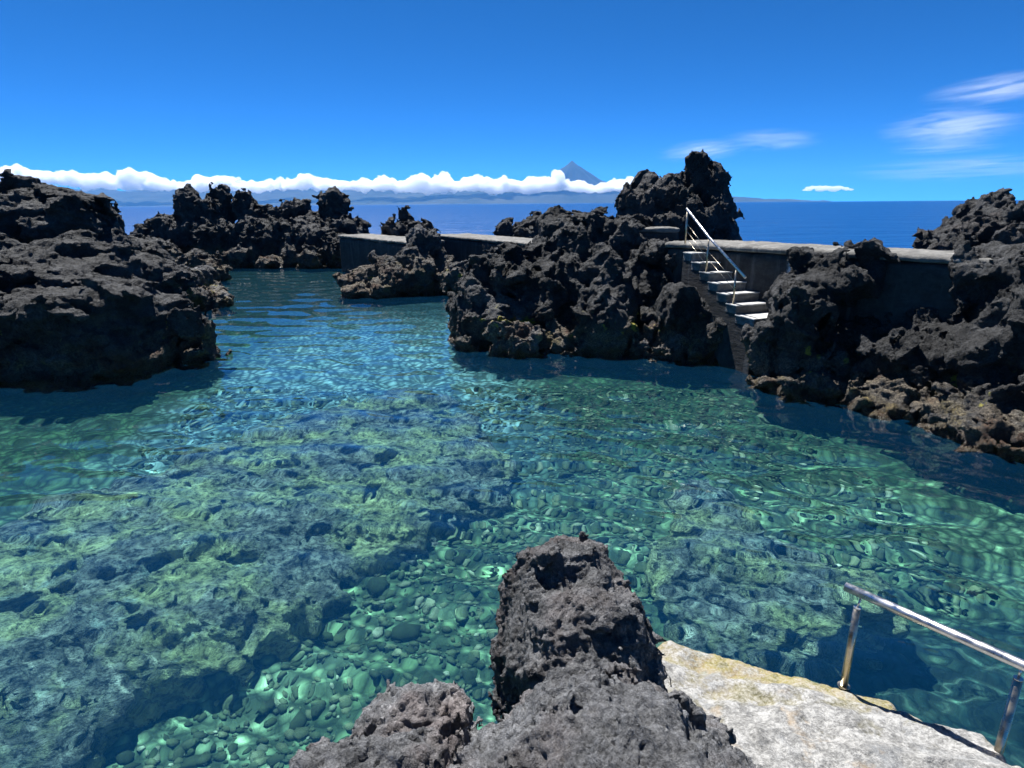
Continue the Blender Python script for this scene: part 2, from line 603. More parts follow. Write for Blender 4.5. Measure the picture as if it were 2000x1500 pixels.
def plain(name, color, rough, metal=0.0, bump=None):
    n = NT(name)
    r = n.ramp(n.noise(14, 4), [(0.35, max(0.02, rough * 0.7)), (0.65, min(1, rough * 1.35))])
    c = n.mix(n.ramp(n.noise(6, 5, 0.7), [(0.45, 0.0), (0.68, 0.45)]), color, tuple(x * 0.45 for x in color))
    return n.done(c, r, metal=metal)
M['steel'] = plain('steel', (0.70, 0.69, 0.67), 0.34, 1.0)
M['steel_weathered'] = plain('steel_weathered', (0.50, 0.44, 0.34), 0.32, 1.0)

# ================================================================== SETTING
# ---- water: one sheet of real waves, split where the pool ends and the open sea begins
POOL = [(-70, -12), (-70, 36), (-27, 40), (-23, 47), (-11, 47), (-8.5, 36.5), (-4.3, 37.2), (1.6, 30), (4.2, 23), (5.4, 18.2), (11.0, 12.6), (30, 9), (30, -12)]
def inside(poly, x, y):
    r = np.zeros(x.shape, bool)
    n = len(poly)
    for i in range(n):
        x1, y1 = poly[i]
        x2, y2 = poly[(i + 1) % n]
        c = ((y1 > y) != (y2 > y)) & (x < (x2 - x1) * (y - y1) / (y2 - y1 + 1e-12) + x1)
        r ^= c
    return r
rng = np.random.default_rng(11)
def waves(X, Y, soft):
    Z = np.zeros_like(X)
    for i in range(64):
        lam = 0.16 * 10 ** (rng.random() * 1.05)
        a = rng.normal(0.25, 0.55)
        kk = 2 * math.pi / lam
        amp = lam * 0.0033 * (0.4 + rng.random()) * (1.0 if lam > 0.35 else 0.75)
        fade = np.clip(lam / (soft * 3.2) - 0.35, 0, 1)
        Z += fade * amp * np.sin(kk * (X * math.sin(a) + Y * math.cos(a)) + rng.random() * 6.28)
    return Z
nr, nth = 480, 450
r1 = np.exp(np.linspace(math.log(1.2), math.log(70), nr))
th = np.linspace(-0.88, 0.88, nth)
Rg, Tg = np.meshgrid(r1, th, indexing='ij')
X, Y = Rg * np.sin(Tg), Rg * np.cos(Tg)
soft = Rg * (math.log(70 / 1.2) / nr)
gust = 0.75 + 0.5 * perlin(np.stack([X.ravel() * 0.16, Y.ravel() * 0.16, X.ravel() * 0], -1), 3).reshape(X.shape)
gust *= np.clip(0.55 + Rg / 22.0, 0.6, 1.25)
Z = waves(X, Y, soft) * gust
V = np.stack([X, Y, Z], -1).reshape(-1, 3)
I = np.arange(nr * nth).reshape(nr, nth)
Q = np.stack([I[:-1, :-1], I[:-1, 1:], I[1:, 1:], I[1:, :-1]], -1).reshape(-1, 4)
cx, cy = V[Q].mean(1)[:, 0], V[Q].mean(1)[:, 1]
ins = inside(POOL, cx, cy)
def sub_mesh(name, V, Q):
    u, inv = np.unique(Q, return_inverse=True)
    return new_mesh(name, V[u], inv.reshape(Q.shape))

n = NT('pool_water')
n.t.nodes.remove(n.b)
rf = n.n('ShaderNodeBsdfRefraction')
rf.inputs['IOR'].default_value = 1.333
rf.inputs['Roughness'].default_value = 0.0
rf.inputs['Color'].default_value = (0.61, 0.92, 0.92, 1)
gl = n.n('ShaderNodeBsdfGlossy')
gl.inputs['Roughness'].default_value = 0.0
gl.inputs['Color'].default_value = (1, 1, 1, 1)
fr = n.n('ShaderNodeFresnel')
fr.inputs['IOR'].default_value = 1.5
mx = n.n('ShaderNodeMixShader')
n.l(fr.outputs[0], mx.inputs[0])
n.l(gl.outputs[0], mx.inputs[2])
veil = n.n('ShaderNodeBsdfDiffuse')                 # light scattered back by the water itself
veil.inputs[0].default_value = (0.02, 0.36, 0.92, 1)
mv = n.n('ShaderNodeMixShader')
mv.inputs[0].default_value = 0.022
n.l(rf.outputs[0], mv.inputs[1])
n.l(veil.outputs[0], mv.inputs[2])
n.l(mv.outputs[0], mx.inputs[1])
n.l(mx.outputs[0], n.o.inputs['Surface'])
M['pool'] = n.m
pool = tag(link('pool_water', sub_mesh('pool_water', V, Q[ins]), M['pool']), 'clear rippled water of the natural rock pool', kind='structure')
pool.cycles.is_caustics_caster = True

n = NT('sea_water')
mp = n.n('ShaderNodeMapping')
n.l(n.tc, mp.inputs[0])
mp.inputs['Scale'].default_value = (0.55, 1.0, 1.0)
w1 = n.noise(0.55, 6, 0.62, mp.outputs[0])
w2 = n.noise(0.06, 4, 0.6, mp.outputs[0])
nm = n.bump(n.math('ADD', w1, n.math('MULTIPLY', w2, 4.0)), 1.0, 0.7)
patch = n.noise(0.004, 4, 0.6, mp.outputs[0])
M['sea'] = n.done(n.mix(patch, (0.001, 0.04, 0.14), (0.003, 0.055, 0.19)), 0.30, nm)
n.b.inputs['IOR'].default_value = 1.333
n.b.inputs['Specular IOR Level'].default_value = 0.26
r2 = np.exp(np.linspace(math.log(70), math.log(45000), 110))
th2 = np.linspace(-1.45, 1.45, 160)
R2, T2 = np.meshgrid(r2, th2, indexing='ij')
V2 = np.stack([R2 * np.sin(T2), R2 * np.cos(T2), R2 * 0], -1).reshape(-1, 3)
I2 = np.arange(V2.shape[0]).reshape(R2.shape)
Q2 = np.stack([I2[:-1, :-1], I2[:-1, 1:], I2[1:, 1:], I2[1:, :-1]], -1).reshape(-1, 4)
Vs = np.concatenate([V, V2])
Qs = np.concatenate([Q[~ins], Q2 + len(V)])
tag(link('sea', sub_mesh('sea', Vs, Qs), M['sea']), 'deep blue open sea to the horizon', kind='structure')

# ---- seabed
def seg_d(px_, py_, poly):
    d = np.full(px_.shape, 1e9)
    for (x1, y1), (x2, y2) in zip(poly, poly[1:] + poly[:1]):
        t = np.clip(((px_ - x1) * (x2 - x1) + (py_ - y1) * (y2 - y1)) / ((x2 - x1) ** 2 + (y2 - y1) ** 2), 0, 1)
        d = np.minimum(d, np.hypot(px_ - x1 - t * (x2 - x1), py_ - y1 - t * (y2 - y1)))
    return d
def bed_z(X, Y):
    P = np.stack([X.ravel(), Y.ravel(), X.ravel() * 0], -1)
    z = -1.75 + 0.22 * fbm(P * 0.35, 4, 7).reshape(X.shape) + 0.05 * fbm(P * 2.5, 3, 9).reshape(X.shape)
    z = z - 0.75 * np.clip((X - 2.2) / 3, 0, 1) * np.clip((9.0 - Y) / 3, 0, 1)
    z = z + 0.35 * np.clip((Y - 11) / 8, 0, 1)
    return z
bx = np.linspace(-34, 26, 240)
by = np.linspace(-3, 50, 240)
BX, BY = np.meshgrid(bx, by, indexing='ij')
BZ = bed_z(BX, BY)
edge = np.minimum.reduce([BX + 34, 26 - BX, BY + 3, 50 - BY])
BZ = np.where(edge < 0.01, 0.0, BZ)
IB = np.arange(BX.size).reshape(BX.shape)
QB = np.stack([IB[:-1, :-1], IB[1:, :-1], IB[1:, 1:], IB[:-1, 1:]], -1).reshape(-1, 4)
n = NT('seabed')
vor = n.voronoi(6.5)
sp = n.n('ShaderNodeTexVoronoi', feature='F1')
n.l(n.tc, sp.inputs['Vector'])
sp.inputs['Scale'].default_value = 6.5
base = n.ramp(n.noise(0.8, 4), [(0.35, (0.13, 0.18, 0.10)), (0.5, (0.25, 0.33, 0.20)), (0.68, (0.38, 0.47, 0.31))])
hv = n.n('ShaderNodeSeparateColor')
n.l(sp.outputs['Color'], hv.inputs[0])
base = n.mix(0.7, base, n.ramp(hv.outputs[0], [(0.0, (0.25, 0.26, 0.2)), (0.6, (0.5, 0.5, 0.42)), (1.0, (0.85, 0.85, 0.7))]), 'OVERLAY')
yy = n.pos()[1]
shade_green = n.math('MULTIPLY', n.span(n.math('ADD', n.pos()[0], n.math('MULTIPLY', n.noise(0.5, 3), 2.4)), -5.6, -7.2), n.span(yy, 7.5, 9.5))  # dark green put into the floor colour for rock shade and reflection
far = n.span(n.math('ADD', yy, n.math('MULTIPLY', n.noise(0.35, 3), 4.0)), 10.5, 13.6)  # pale blue channel floor paints in the bright sky reflection
base = n.mix(n.math('MULTIPLY', far, 0.85), base, n.mix(n.span(n.math('ADD', n.pos()[0], n.math('MULTIPLY', n.noise(0.4, 3), 3.0)), 0.6, 2.6), n.ramp(n.noise(1.3, 4), [(0.4, (0.26, 0.36, 0.42)), (0.65, (0.48, 0.58, 0.64))]), n.ramp(n.noise(1.3, 4), [(0.4, (0.02, 0.05, 0.025)), (0.65, (0.10, 0.18, 0.09))])))  # right half: green floor, painted darker for the rocks' reflection
base = n.mix(n.math('MULTIPLY', shade_green, 0.9), base, n.ramp(n.noise(1.6, 5, 0.65), [(0.4, (0.02, 0.05, 0.02)), (0.65, (0.12, 0.20, 0.07))]))
base = n.mix(n.math('MULTIPLY', n.span(yy, 20.0, 27.0), 0.9), base, (0.02, 0.04, 0.05))  # far floor colour darkened in place of absorption by the water
deep = n.math('MULTIPLY', n.span(n.math('ADD', n.pos()[0], n.math('MULTIPLY', n.noise(0.9, 4), 1.2)), 2.3, 3.2), n.span(yy, 7.6, 6.2))  # floor painted dark where deeper water would swallow the light
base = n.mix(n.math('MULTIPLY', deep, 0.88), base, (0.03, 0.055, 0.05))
base = n.mix(n.ramp(vor, [(0.25, 0.0), (0.6, 0.8)]), base, (0.03, 0.035, 0.025))
nm = n.bump(n.math('ADD', n.math('MULTIPLY', vor, -1), n.math('MULTIPLY', n.noise(20, 4), 0.3)), 1.0, 0.09)
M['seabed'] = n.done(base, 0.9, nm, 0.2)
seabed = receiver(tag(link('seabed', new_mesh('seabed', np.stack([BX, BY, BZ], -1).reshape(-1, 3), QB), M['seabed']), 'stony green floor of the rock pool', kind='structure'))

# ---- island on the horizon
n = NT('island_ground')
M['island'] = n.done(n.ramp(n.noise(0.0006, 6, 0.65), [(0.35, (0.016, 0.026, 0.018)), (0.65, (0.045, 0.05, 0.036))]), 0.95, None, 0.1)
pk = at_y(1117, 318, 30000.0)
gx = np.concatenate([np.linspace(-40000, pk[0] - 3000, 170), np.linspace(pk[0] - 2950, pk[0] + 2950, 100), np.linspace(pk[0] + 3000, 13000, 60)])
gy = np.concatenate([np.linspace(25500, 27500, 30), np.linspace(27550, 32000, 70), np.linspace(32300, 37000, 20)])
GX, GY = np.meshgrid(gx, gy, indexing='ij')
rr = np.hypot(GX - pk[0], GY - 30000.0)
cone = pk[2] - 385 - 0.68 * rr * (1 - 0.25 * np.exp(-rr / 500.0))
flare = 620 * np.exp(-rr / 4200.0)
cone = flare + np.log1p(np.exp(np.clip((cone - flare) / 90.0, -40, 40))) * 90.0 + 75 * np.exp(-(rr / 170.0) ** 2)
ang = np.arctan2(GY - 30000.0, GX - pk[0])
PA = np.stack([np.cos(ang).ravel() * 3.2, np.sin(ang).ravel() * 3.2, rr.ravel() / 2600], -1)
cone = cone + 110 * ridged(PA, 3, 41).reshape(GX.shape) * np.clip(rr / 900, 0, 1) * np.exp(-rr / 4000) + 0.05 * (GX - pk[0]) * np.exp(-rr / 900)
PN = np.stack([GX.ravel() / 3200, GY.ravel() / 3200, GX.ravel() * 0], -1)
nz = fbm(PN, 5, 21).reshape(GX.shape)
ridge = (420 + 300 * nz) * np.exp(-((GY - 31000) / 2400.0) ** 2) * np.clip((1500 - GX) / 9000, 0, 1)
left = 640 * np.exp(-(((GX + 27500) / 3200.0) ** 2 + ((GY - 29500) / 1700.0) ** 2))
low = 430 * np.exp(-((GY - 30000) / 2700.0) ** 2) * np.clip((12500 - GX) / 6000, 0, 1)
GZ = np.maximum(cone, 0) + ridge + left + low + 45 * fbm(PN * 3.1, 4, 25).reshape(GX.shape) * np.clip(rr / 3000, 0.12, 1) - 20
coast = np.clip((GY - 25500) / 900, 0, 1)
GZ = np.maximum(GZ * coast, -0.6) + 0.0
GZ = np.where(GZ < 2, -0.6, GZ)
IG = np.arange(GX.size).reshape(GX.shape)
QG = np.stack([IG[:-1, :-1], IG[1:, :-1], IG[1:, 1:], IG[:-1, 1:]], -1).reshape(-1, 4)
tag(link('island', new_mesh('island', np.stack([GX, GY, GZ], -1).reshape(-1, 3), QG), M['island']), 'long hazy island with a volcano cone across the sea', kind='structure')
ISLAND_TOP = float(GZ.max())

# ================================================================== LAVA ROCKS
ROCKS, TRIS = [], []
def seen_side(V, Q):
    """leave off what faces well away from the pool side, and what lies behind the photographer"""
    c = V[Q].mean(1)
    n = np.cross(V[Q[:, 2]] - V[Q[:, 0]], V[Q[:, 3]] - V[Q[:, 1]])
    n /= np.maximum(np.linalg.norm(n, axis=1, keepdims=True), 1e-12)
    keep = np.zeros(len(Q), bool)
    for eye in ((0, 0, CAM_H), (0, 0, -CAM_H)):       # direct and mirrored in the water
        v = np.array(eye) - c
        v /= np.linalg.norm(v, axis=1, keepdims=True)
        keep |= (n * v).sum(1) > -0.28
    keep &= c[:, 1] > 0.75
    keep &= np.abs(c[:, 0]) < 1.05 * c[:, 1] + 2.5
    Q = Q[keep]
    u, inv = np.unique(Q, return_inverse=True)
    return V[u], inv.reshape(Q.shape)
def rock(name, label, blobs, h, mat='lava', cat='rock', **kw):
    q = h / 0.05
    kw.setdefault('chips', ((1.15 * q ** 0.5, 0.30 * q ** 0.5), (0.5 * q ** 0.5, 0.15 * q ** 0.5), (0.24 * q, 0.045 * q)))
    kw.setdefault('pits', ())
    kw.setdefault('finest', ((0.13 * q, 0.022 * q, 'c'), (0.16 * q, 0.012 * q, 'r'), (0.08 * q, 0.01 * q, 'f')))
    ROCKS.append((name, label, mat, cat, POOLX.submit(rock_data, blobs, h, **kw)))
from concurrent.futures import ThreadPoolExecutor
POOLX = ThreadPoolExecutor(4)

# headland: three tiers stepping back from the water
rock('lava_headland', 'massive dark tiered lava headland with a sheer shaded face, standing in the pool', [
    pxb(95, 672, 16.2, 235, 112, 1.6, 0.0, 0.8), pxb(-170, 690, 16.0, 240, 130, 2.0, 0.05, 0.8), px(285, 672, 16.4, 62, 82, 1.4),
    px(90, 585, 16.8, 120, 52, 1.3), px(225, 598, 17.0, 95, 46, 1.4), px(305, 622, 17.5, 42, 42, 1.2), px(20, 620, 16.0, 90, 50, 1.0),
    px(-120, 570, 17.5, 130, 70, 1.5),
    px(20, 520, 18.4, 55, 48, 1.0), px(85, 515, 18.6, 48, 46, 1.0), px(150, 512, 18.9, 62, 46, 1.2), px(225, 535, 19.2, 75, 48, 1.2),
    px(275, 552, 19.6, 48, 46, 1.2), px(-80, 510, 19, 90, 70, 1.4), px(322, 580, 20.0, 34, 40, 1.1),
    px(28, 440, 21.6, 66, 76, 1.5), px(-70, 430, 21.6, 90, 76, 1.8), px(-190, 450, 21, 120, 90, 2), px(125, 450, 21.8, 68, 68, 1.5),
    px(182, 452, 22.2, 48, 56, 1.4), px(208, 448, 22.4, 24, 38, 0.9), px(205, 500, 21.5, 44, 50, 1.3), px(270, 520, 23.5, 46, 40, 1.5),
    px(320, 552, 24.5, 34, 34, 1.2), px(345, 578, 25.0, 24, 30, 1.0),
], 0.07, k=0.2, big=(1.6, 0.34), lumps=((1.2, 0.12),), crest=((0.8, 0.08), (0.3, 0.04)), chips=((1.4, 0.34), (0.6, 0.16), (0.26, 0.05)), seed=3, aniso=(1.3, 1.3, 0.65))

rock('lava_boulder', 'dark boulder half sunk at the foot of the big shaded headland', [
    px(388, 650, 17.0, 24, 46, 0.45), px(372, 680, 16.9, 22, 40, 0.4), px(385, 690, 16.8, 24, 16, 0.4)], 0.068, cat='boulder', k=0.15, big=(0.8, 0.1), lumps=((0.4, 0.1),), seed=5)
rock('shore_rock', 'low brown wave-washed rock at the waterline beside the headland', [
    px(388, 585, 26.6, 40, 17, 1.3), px(365, 560, 27.5, 30, 30, 1.2), px(405, 592, 25.8, 20, 8, 0.7)], 0.08, 'lava_tide', k=0.2, big=(1.2, 0.15), seed=6)
rock('lava_boulder', 'single black boulder standing in the pool channel between headland and far spires', [
    px(400, 522, 36.5, 25, 24, 0.85), px(370, 523, 37.5, 22, 18, 0.7), px(402, 538, 35.6, 26, 7, 0.6)], 0.098, 'lava_far', cat='boulder', k=0.2, big=(1, 0.14), lumps=((0.6, 0.14),), seed=8)

rock('spired_outcrop', 'jagged black outcrop with three pointed spires at the far end of the pool', [
    px(368, 408, 46, 25, 36, 1.0), px(360, 384, 46, 13, 14, 0.5), px(380, 385, 46, 9, 12, 0.4), px(440, 395, 46.5, 13, 24, 0.6), px(436, 420, 46.5, 26, 34, 1.0),
    px(477, 408, 46, 20, 32, 0.9), px(470, 392, 46, 9, 16, 0.5), px(487, 425, 46, 24, 24, 0.9), px(502, 445, 46.3, 28, 32, 1.1), px(405, 435, 46, 40, 44, 1.2),
    px(570, 428, 47, 38, 32, 1.1), px(583, 405, 47, 20, 10, 0.7), px(545, 440, 46.5, 40, 36, 1.2),
    px(652, 412, 46, 26, 38, 1.0), px(632, 388, 46, 12, 15, 0.5), px(674, 397, 46, 11, 13, 0.5), px(640, 400, 46, 14, 18, 0.6), px(620, 445, 46, 40, 30, 1.2),
    px(340, 462, 46, 58, 40, 1.4), px(420, 472, 45.4, 80, 44, 1.5), px(520, 474, 45.2, 80, 46, 1.5), px(600, 478, 45, 75, 42, 1.4), px(660, 470, 45, 50, 48, 1.3),
    px(298, 466, 46.5, 30, 26, 1.4), px(694, 452, 46.5, 22, 22, 1.0), px(660, 495, 43.2, 34, 30, 0.7), px(580, 500, 44, 40, 20, 0.9), px(480, 502, 44, 50, 22, 1.0),
    px(258, 500, 42, 50, 36, 2.0), px(310, 500, 43, 40, 30, 1.2), px(530, 515, 43, 24, 10, 0.6), px(610, 506, 42.5, 26, 18, 0.6),
], 0.11, 'lava_far', cat='outcrop', k=0.2, big=(1.5, 0.26), lumps=((1.1, 0.1),), crest=((0.8, 0.12), (0.4, 0.08)), pits=(), chips=((1.1, 0.24), (0.55, 0.16), (0.3, 0.08)), seed=12)

rock('lava_boulder', 'small pointed rock at the sea side of the far concrete wall', [
    px(790, 452, 40, 40, 22, 1.2), px(795, 432, 40, 13, 22, 0.5), px(770, 445, 40, 22, 18, 0.8), px(822, 455, 40, 22, 14, 0.8)], 0.12, 'lava_far', cat='boulder', k=0.2, big=(1, 0.15), lumps=((0.6, 0.2),), seed=14, zclamp=2.3)
rock('lava_boulder', 'tiny round rock peeking over the walkway before the open sea', [
    px(990, 456, 40, 15, 14, 0.6), px(1012, 460, 40, 14, 7, 0.5)], 0.1, 'lava_far', cat='boulder', k=0.2, big=(1, 0.1), lumps=((0.6, 0.12),), seed=15, zclamp=2.3)
rock('lava_boulder', 'knobbly rock behind the walkway next to the central outcrop', [
    px(1055, 446, 37, 14, 20, 0.6), px(1035, 458, 37, 26, 13, 0.8), px(1075, 462, 37, 28, 14, 0.8)], 0.1, 'lava_far', cat='boulder', k=0.2, big=(1, 0.12), lumps=((0.6, 0.16),), seed=16, zclamp=2.3)

rock('waterside_outcrop', 'low outcrop with tan crusts and an upright black pillar before the far wall', [
    px(814, 482, 31, 17, 34, 0.7), px(848, 468, 31.5, 14, 20, 0.6), px(840, 486, 31.5, 20, 26, 0.7), px(818, 452, 31.3, 7, 11, 0.3), px(802, 508, 30.4, 28, 24, 0.8), px(764, 515, 30.5, 32, 14, 0.7),
    px(733, 508, 30.8, 11, 14, 0.4), px(725, 542, 29.8, 44, 20, 0.8), px(690, 546, 29.6, 26, 14, 0.6), px(775, 548, 29.3, 46, 28, 0.8), px(820, 538, 29.8, 30, 36, 0.8),
    px(700, 568, 28.6, 34, 10, 0.7), px(735, 570, 28.8, 40, 11, 0.7), px(865, 536, 31, 22, 30, 0.8), px(852, 550, 30.2, 22, 20, 0.6), px(885, 550, 30.5, 18, 16, 0.5),
], 0.085, 'lava_tan', cat='outcrop', k=0.2, big=(1.2, 0.14), lumps=((0.8, 0.06),), crest=((0.6, 0.06), (0.3, 0.04)), pits=(), chips=((0.9, 0.18), (0.45, 0.10), (0.25, 0.05)), seed=18)
rock('shore_rock', 'pale rounded rock at the water between the low outcrop and the central outcrop', [
    px(902, 545, 29.5, 22, 18, 0.6), px(885, 555, 29.3, 18, 10, 0.5)], 0.07, 'lava_tide', k=0.2, big=(1, 0.1), lumps=((0.5, 0.12),), seed=20)

rock('central_outcrop', 'rugged black lava outcrop with deep clefts in the middle of the pool edge', [
    px(932, 588, 19.2, 42, 48, 1.0), px(905, 620, 19.4, 24, 40, 0.6), px(990, 522, 20.2, 40, 44, 1.1), px(960, 540, 19.9, 36, 44, 0.9), px(1005, 580, 19.4, 62, 70, 1.2),
    px(1120, 478, 20.8, 58, 56, 1.4), px(1092, 445, 21, 30, 20, 0.7), px(1140, 446, 20.8, 40, 26, 0.9), px(1060, 520, 20.6, 48, 52, 1.1), px(1200, 482, 20.8, 58, 52, 1.3), px(1230, 450, 21.2, 36, 20, 0.9),
    px(1182, 530, 18.7, 38, 42, 0.7, 0.2), px(1190, 575, 18.3, 44, 46, 0.8), px(1180, 640, 17.4, 44, 72, 0.8), px(1215, 600, 18.0, 30, 60, 0.7), px(1100, 600, 19.2, 76, 96, 1.3),
    px(945, 640, 18.4, 40, 36, 0.7), px(985, 618, 18.3, 44, 24, 0.7), px(1040, 612, 18.3, 38, 22, 0.6), px(1075, 660, 18.2, 50, 40, 0.9), px(920, 668, 18.2, 26, 16, 0.5),
    px(1275, 520, 19.2, 30, 48, 0.8), px(1250, 560, 19.0, 50, 80, 1.1), px(1290, 560, 19.3, 36, 60, 0.8),
    px(1335, 610, 17.8, 46, 40, 0.8), px(1310, 640, 17.5, 52, 50, 0.9), px(1368, 655, 17.5, 30, 46, 0.6), px(1278, 660, 17.4, 40, 46, 0.7), px(1120, 690, 17.3, 40, 24, 0.7),
    px(1345, 605, 16.7, 50, 40, 0.7), px(1378, 650, 16.5, 42, 50, 0.6), px(1400, 690, 16.4, 40, 36, 0.5), px(1405, 645, 16.1, 26, 40, 0.45), px(1432, 690, 16.0, 26, 24, 0.4),
], 0.056, cat='outcrop', k=0.14, big=(1.2, 0.26), lumps=((0.8, 0.05),), crest=((0.6, 0.05), (0.26, 0.03)), seed=22,
     cut=[px(1105, 580, 17.8, 34, 42, 0.5), px(1010, 560, 18.4, 30, 24, 0.5), px(1250, 620, 17.4, 18, 80, 0.6)])
rock('lava_boulder', 'pale angular boulder leaning at the foot of the central outcrop', [
    px(1018, 650, 17.5, 36, 30, 0.5), px(1005, 668, 17.3, 34, 14, 0.45), px(1035, 672, 17.4, 26, 18, 0.4)], 0.055, 'lava_tide', cat='boulder', k=0.1, big=(0.7, 0.1), lumps=((0.45, 0.12),), seed=24)
rock('lava_boulder', 'round boulder topped with yellow lichen below the staircase', [
    px(1282, 695, 16.6, 38, 30, 0.5), px(1270, 720, 16.4, 30, 18, 0.4)], 0.055, 'lava_tide', cat='boulder', k=0.12, big=(0.7, 0.1), lumps=((0.4, 0.11),), seed=25)
rock('lava_boulder', 'reddish boulder at the water under the staircase, beside the lichen-topped one', [
    px(1345, 692, 16.6, 36, 30, 0.5), px(1330, 715, 16.4, 24, 14, 0.4)], 0.055, 'lava_tide', cat='boulder', k=0.12, big=(0.7, 0.1), lumps=((0.4, 0.1),), seed=26)
rock('lava_boulder', 'small dark boulder in the gap under the bottom landing of the stairs', [
    px(1435, 682, 16.6, 28, 20, 0.45), px(1410, 700, 16.5, 22, 14, 0.4)], 0.055, cat='boulder', k=0.12, big=(0.7, 0.1), lumps=((0.4, 0.12),), seed=27)

rock('tower_rock', 'tall jagged twin-peaked lava stack behind the walkway, highest rock in view', [
    px(1360, 352, 23.4, 24, 32, 0.6), px(1357, 330, 23.4, 19, 20, 0.5), px(1364, 388, 23.4, 33, 54, 0.9), px(1385, 428, 23.0, 40, 46, 1.0), px(1420, 455, 22.6, 24, 24, 0.7), px(1395, 400, 23.3, 16, 40, 0.6),
    px(1298, 395, 23.2, 48, 44, 1.0), px(1303, 358, 23.2, 22, 14, 0.6), px(1262, 375, 23.2, 12, 26, 0.4), px(1250, 405, 23.2, 36, 34, 0.9), px(1228, 415, 23.2, 22, 28, 0.7), px(1330, 440, 22.8, 70, 40, 1.2),
    px(1245, 445, 22.8, 40, 26, 0.9), px(1290, 450, 22.8, 40, 30, 0.9),
], 0.06, 'lava_dry', cat='sea stack', k=0.15, big=(1.1, 0.22), lumps=((0.8, 0.05),), crest=((0.6, 0.06), (0.28, 0.04)), chips=((1.0, 0.20), (0.45, 0.11), (0.22, 0.04)), seed=30, zlo=0.4, aniso=(0.85, 0.85, 1.3), zclamp=3.0)

rock('east_outcrop', 'broad rough lava slope with a shaded hollow, rising from the pool to the frame edge', [
    px(1570, 590, 14.2, 68, 62, 1.0), px(1540, 640, 14.0, 48, 56, 0.8), px(1640, 555, 14.5, 84, 46, 1.1), px(1690, 532, 14.4, 44, 34, 0.9), px(1625, 520, 14.8, 60, 24, 0.8),
    px(1525, 700, 13.7, 40, 52, 0.6), px(1590, 690, 13.9, 60, 70, 0.8), px(1660, 700, 13.6, 60, 70, 0.9), px(1780, 640, 13.4, 36, 66, 0.8), px(1765, 590, 13.9, 24, 24, 0.6),
    px(1740, 730, 12.8, 60, 56, 0.8), px(1690, 640, 14.6, 70, 90, 0.6), px(1850, 660, 13.2, 60, 60, 1.0), px(1930, 610, 12.8, 84, 110, 1.2), px(1990, 540, 13.0, 60, 70, 1.1), px(1960, 560, 13, 40, 60, 1.0),
    px(1850, 740, 12.2, 90, 76, 1.0), px(1950, 740, 11.6, 110, 110, 1.2), px(2060, 640, 11.8, 130, 190, 1.8), px(2130, 700, 10.6, 140, 200, 1.8), px(1640, 755, 13.0, 60, 28, 0.7), px(1560, 745, 13.2, 44, 24, 0.6),
], 0.051, cat='outcrop', k=0.14, big=(1.1, 0.24), lumps=((0.8, 0.05),), crest=((0.6, 0.05), (0.22, 0.03)), seed=34,
     cut=[px(1695, 635, 13.2, 56, 68, 0.7), px(1605, 650, 13.3, 26, 60, 0.5)])
rock('lava_boulder', 'boulder with a yellow lichen cap at the foot of the broad lava slope', [
    px(1762, 775, 11.9, 42, 36, 0.45), px(1740, 800, 11.7, 44, 24, 0.4)], 0.043, 'lava', cat='boulder', k=0.1, big=(0.7, 0.1), lumps=((0.4, 0.1),), seed=36)
rock('lava_boulder', 'glossy grey boulder between lichen boulder and mossy boulder at the waterline', [
    px(1822, 808, 11.3, 36, 32, 0.4), px(1815, 830, 11.1, 30, 18, 0.4)], 0.043, cat='boulder', k=0.1, big=(0.7, 0.1), lumps=((0.4, 0.1),), seed=37)
rock('lava_boulder', 'largest mossy wet boulder at the waterline below the broad slope', [
    px(1910, 835, 10.5, 80, 46, 0.7), px(1985, 850, 10.1, 70, 60, 0.8), px(1930, 870, 10.0, 70, 26, 0.5), px(2060, 870, 9.6, 80, 50, 0.8)], 0.049, 'lava', cat='boulder', k=0.12, big=(0.9, 0.14), lumps=((0.5, 0.13), (0.25, 0.06)), seed=38)

rock('ridge_rock', 'pointed grey lava ridge beyond the end of the walkway', [
    px(1936, 428, 17.4, 30, 26, 1.0), px(1933, 402, 17.4, 11, 15, 0.35), px(1900, 455, 17.2, 42, 26, 1.0), px(1860, 478, 16.9, 36, 14, 0.9), px(1985, 440, 17.2, 46, 32, 1.2), px(1960, 470, 16.9, 76, 32, 1.1), px(2060, 452, 17.0, 70, 44, 1.6)],
     0.06, 'lava_dry', k=0.14, big=(1.0, 0.10), lumps=((0.6, 0.06),), chips=((0.8, 0.14), (0.35, 0.08), (0.2, 0.035)), seed=40, zlo=1.6, zclamp=3.05)

# rocks at the camera's feet
NEARF = ((0.055, 0.013, 'c'), (0.03, 0.008, 'c'), (0.04, 0.006, 'r'), (0.05, 0.010, 'p'))
rock('rock_spur', 'narrow rough lava spur pointing out over the water, at the camera', [
    ell((0.46, 5.00, 0.35), (0.48, 0.52, 0.70)), ell((0.54, 4.75, 0.38), (0.52, 0.56, 0.74)), ell((0.38, 4.05, 0.75), (0.54, 0.52, 0.80)), ell((0.55, 3.75, 0.75), (0.54, 0.55, 0.80)),
    ell((0.5, 4.3, -0.3), (0.7, 1.2, 0.8)),
], 0.020, 'lava_near', cat='outcrop', k=0.08, big=(0.6, 0.10), lumps=((0.4, 0.03),), crest=((0.3, 0.02), (0.13, 0.012)), pits=((0.1, 0.014),), chips=((0.55, 0.08), (0.2, 0.035), (0.09, 0.012)), seed=50, zclamp=0.1, finest=NEARF, zlo=-1.7)
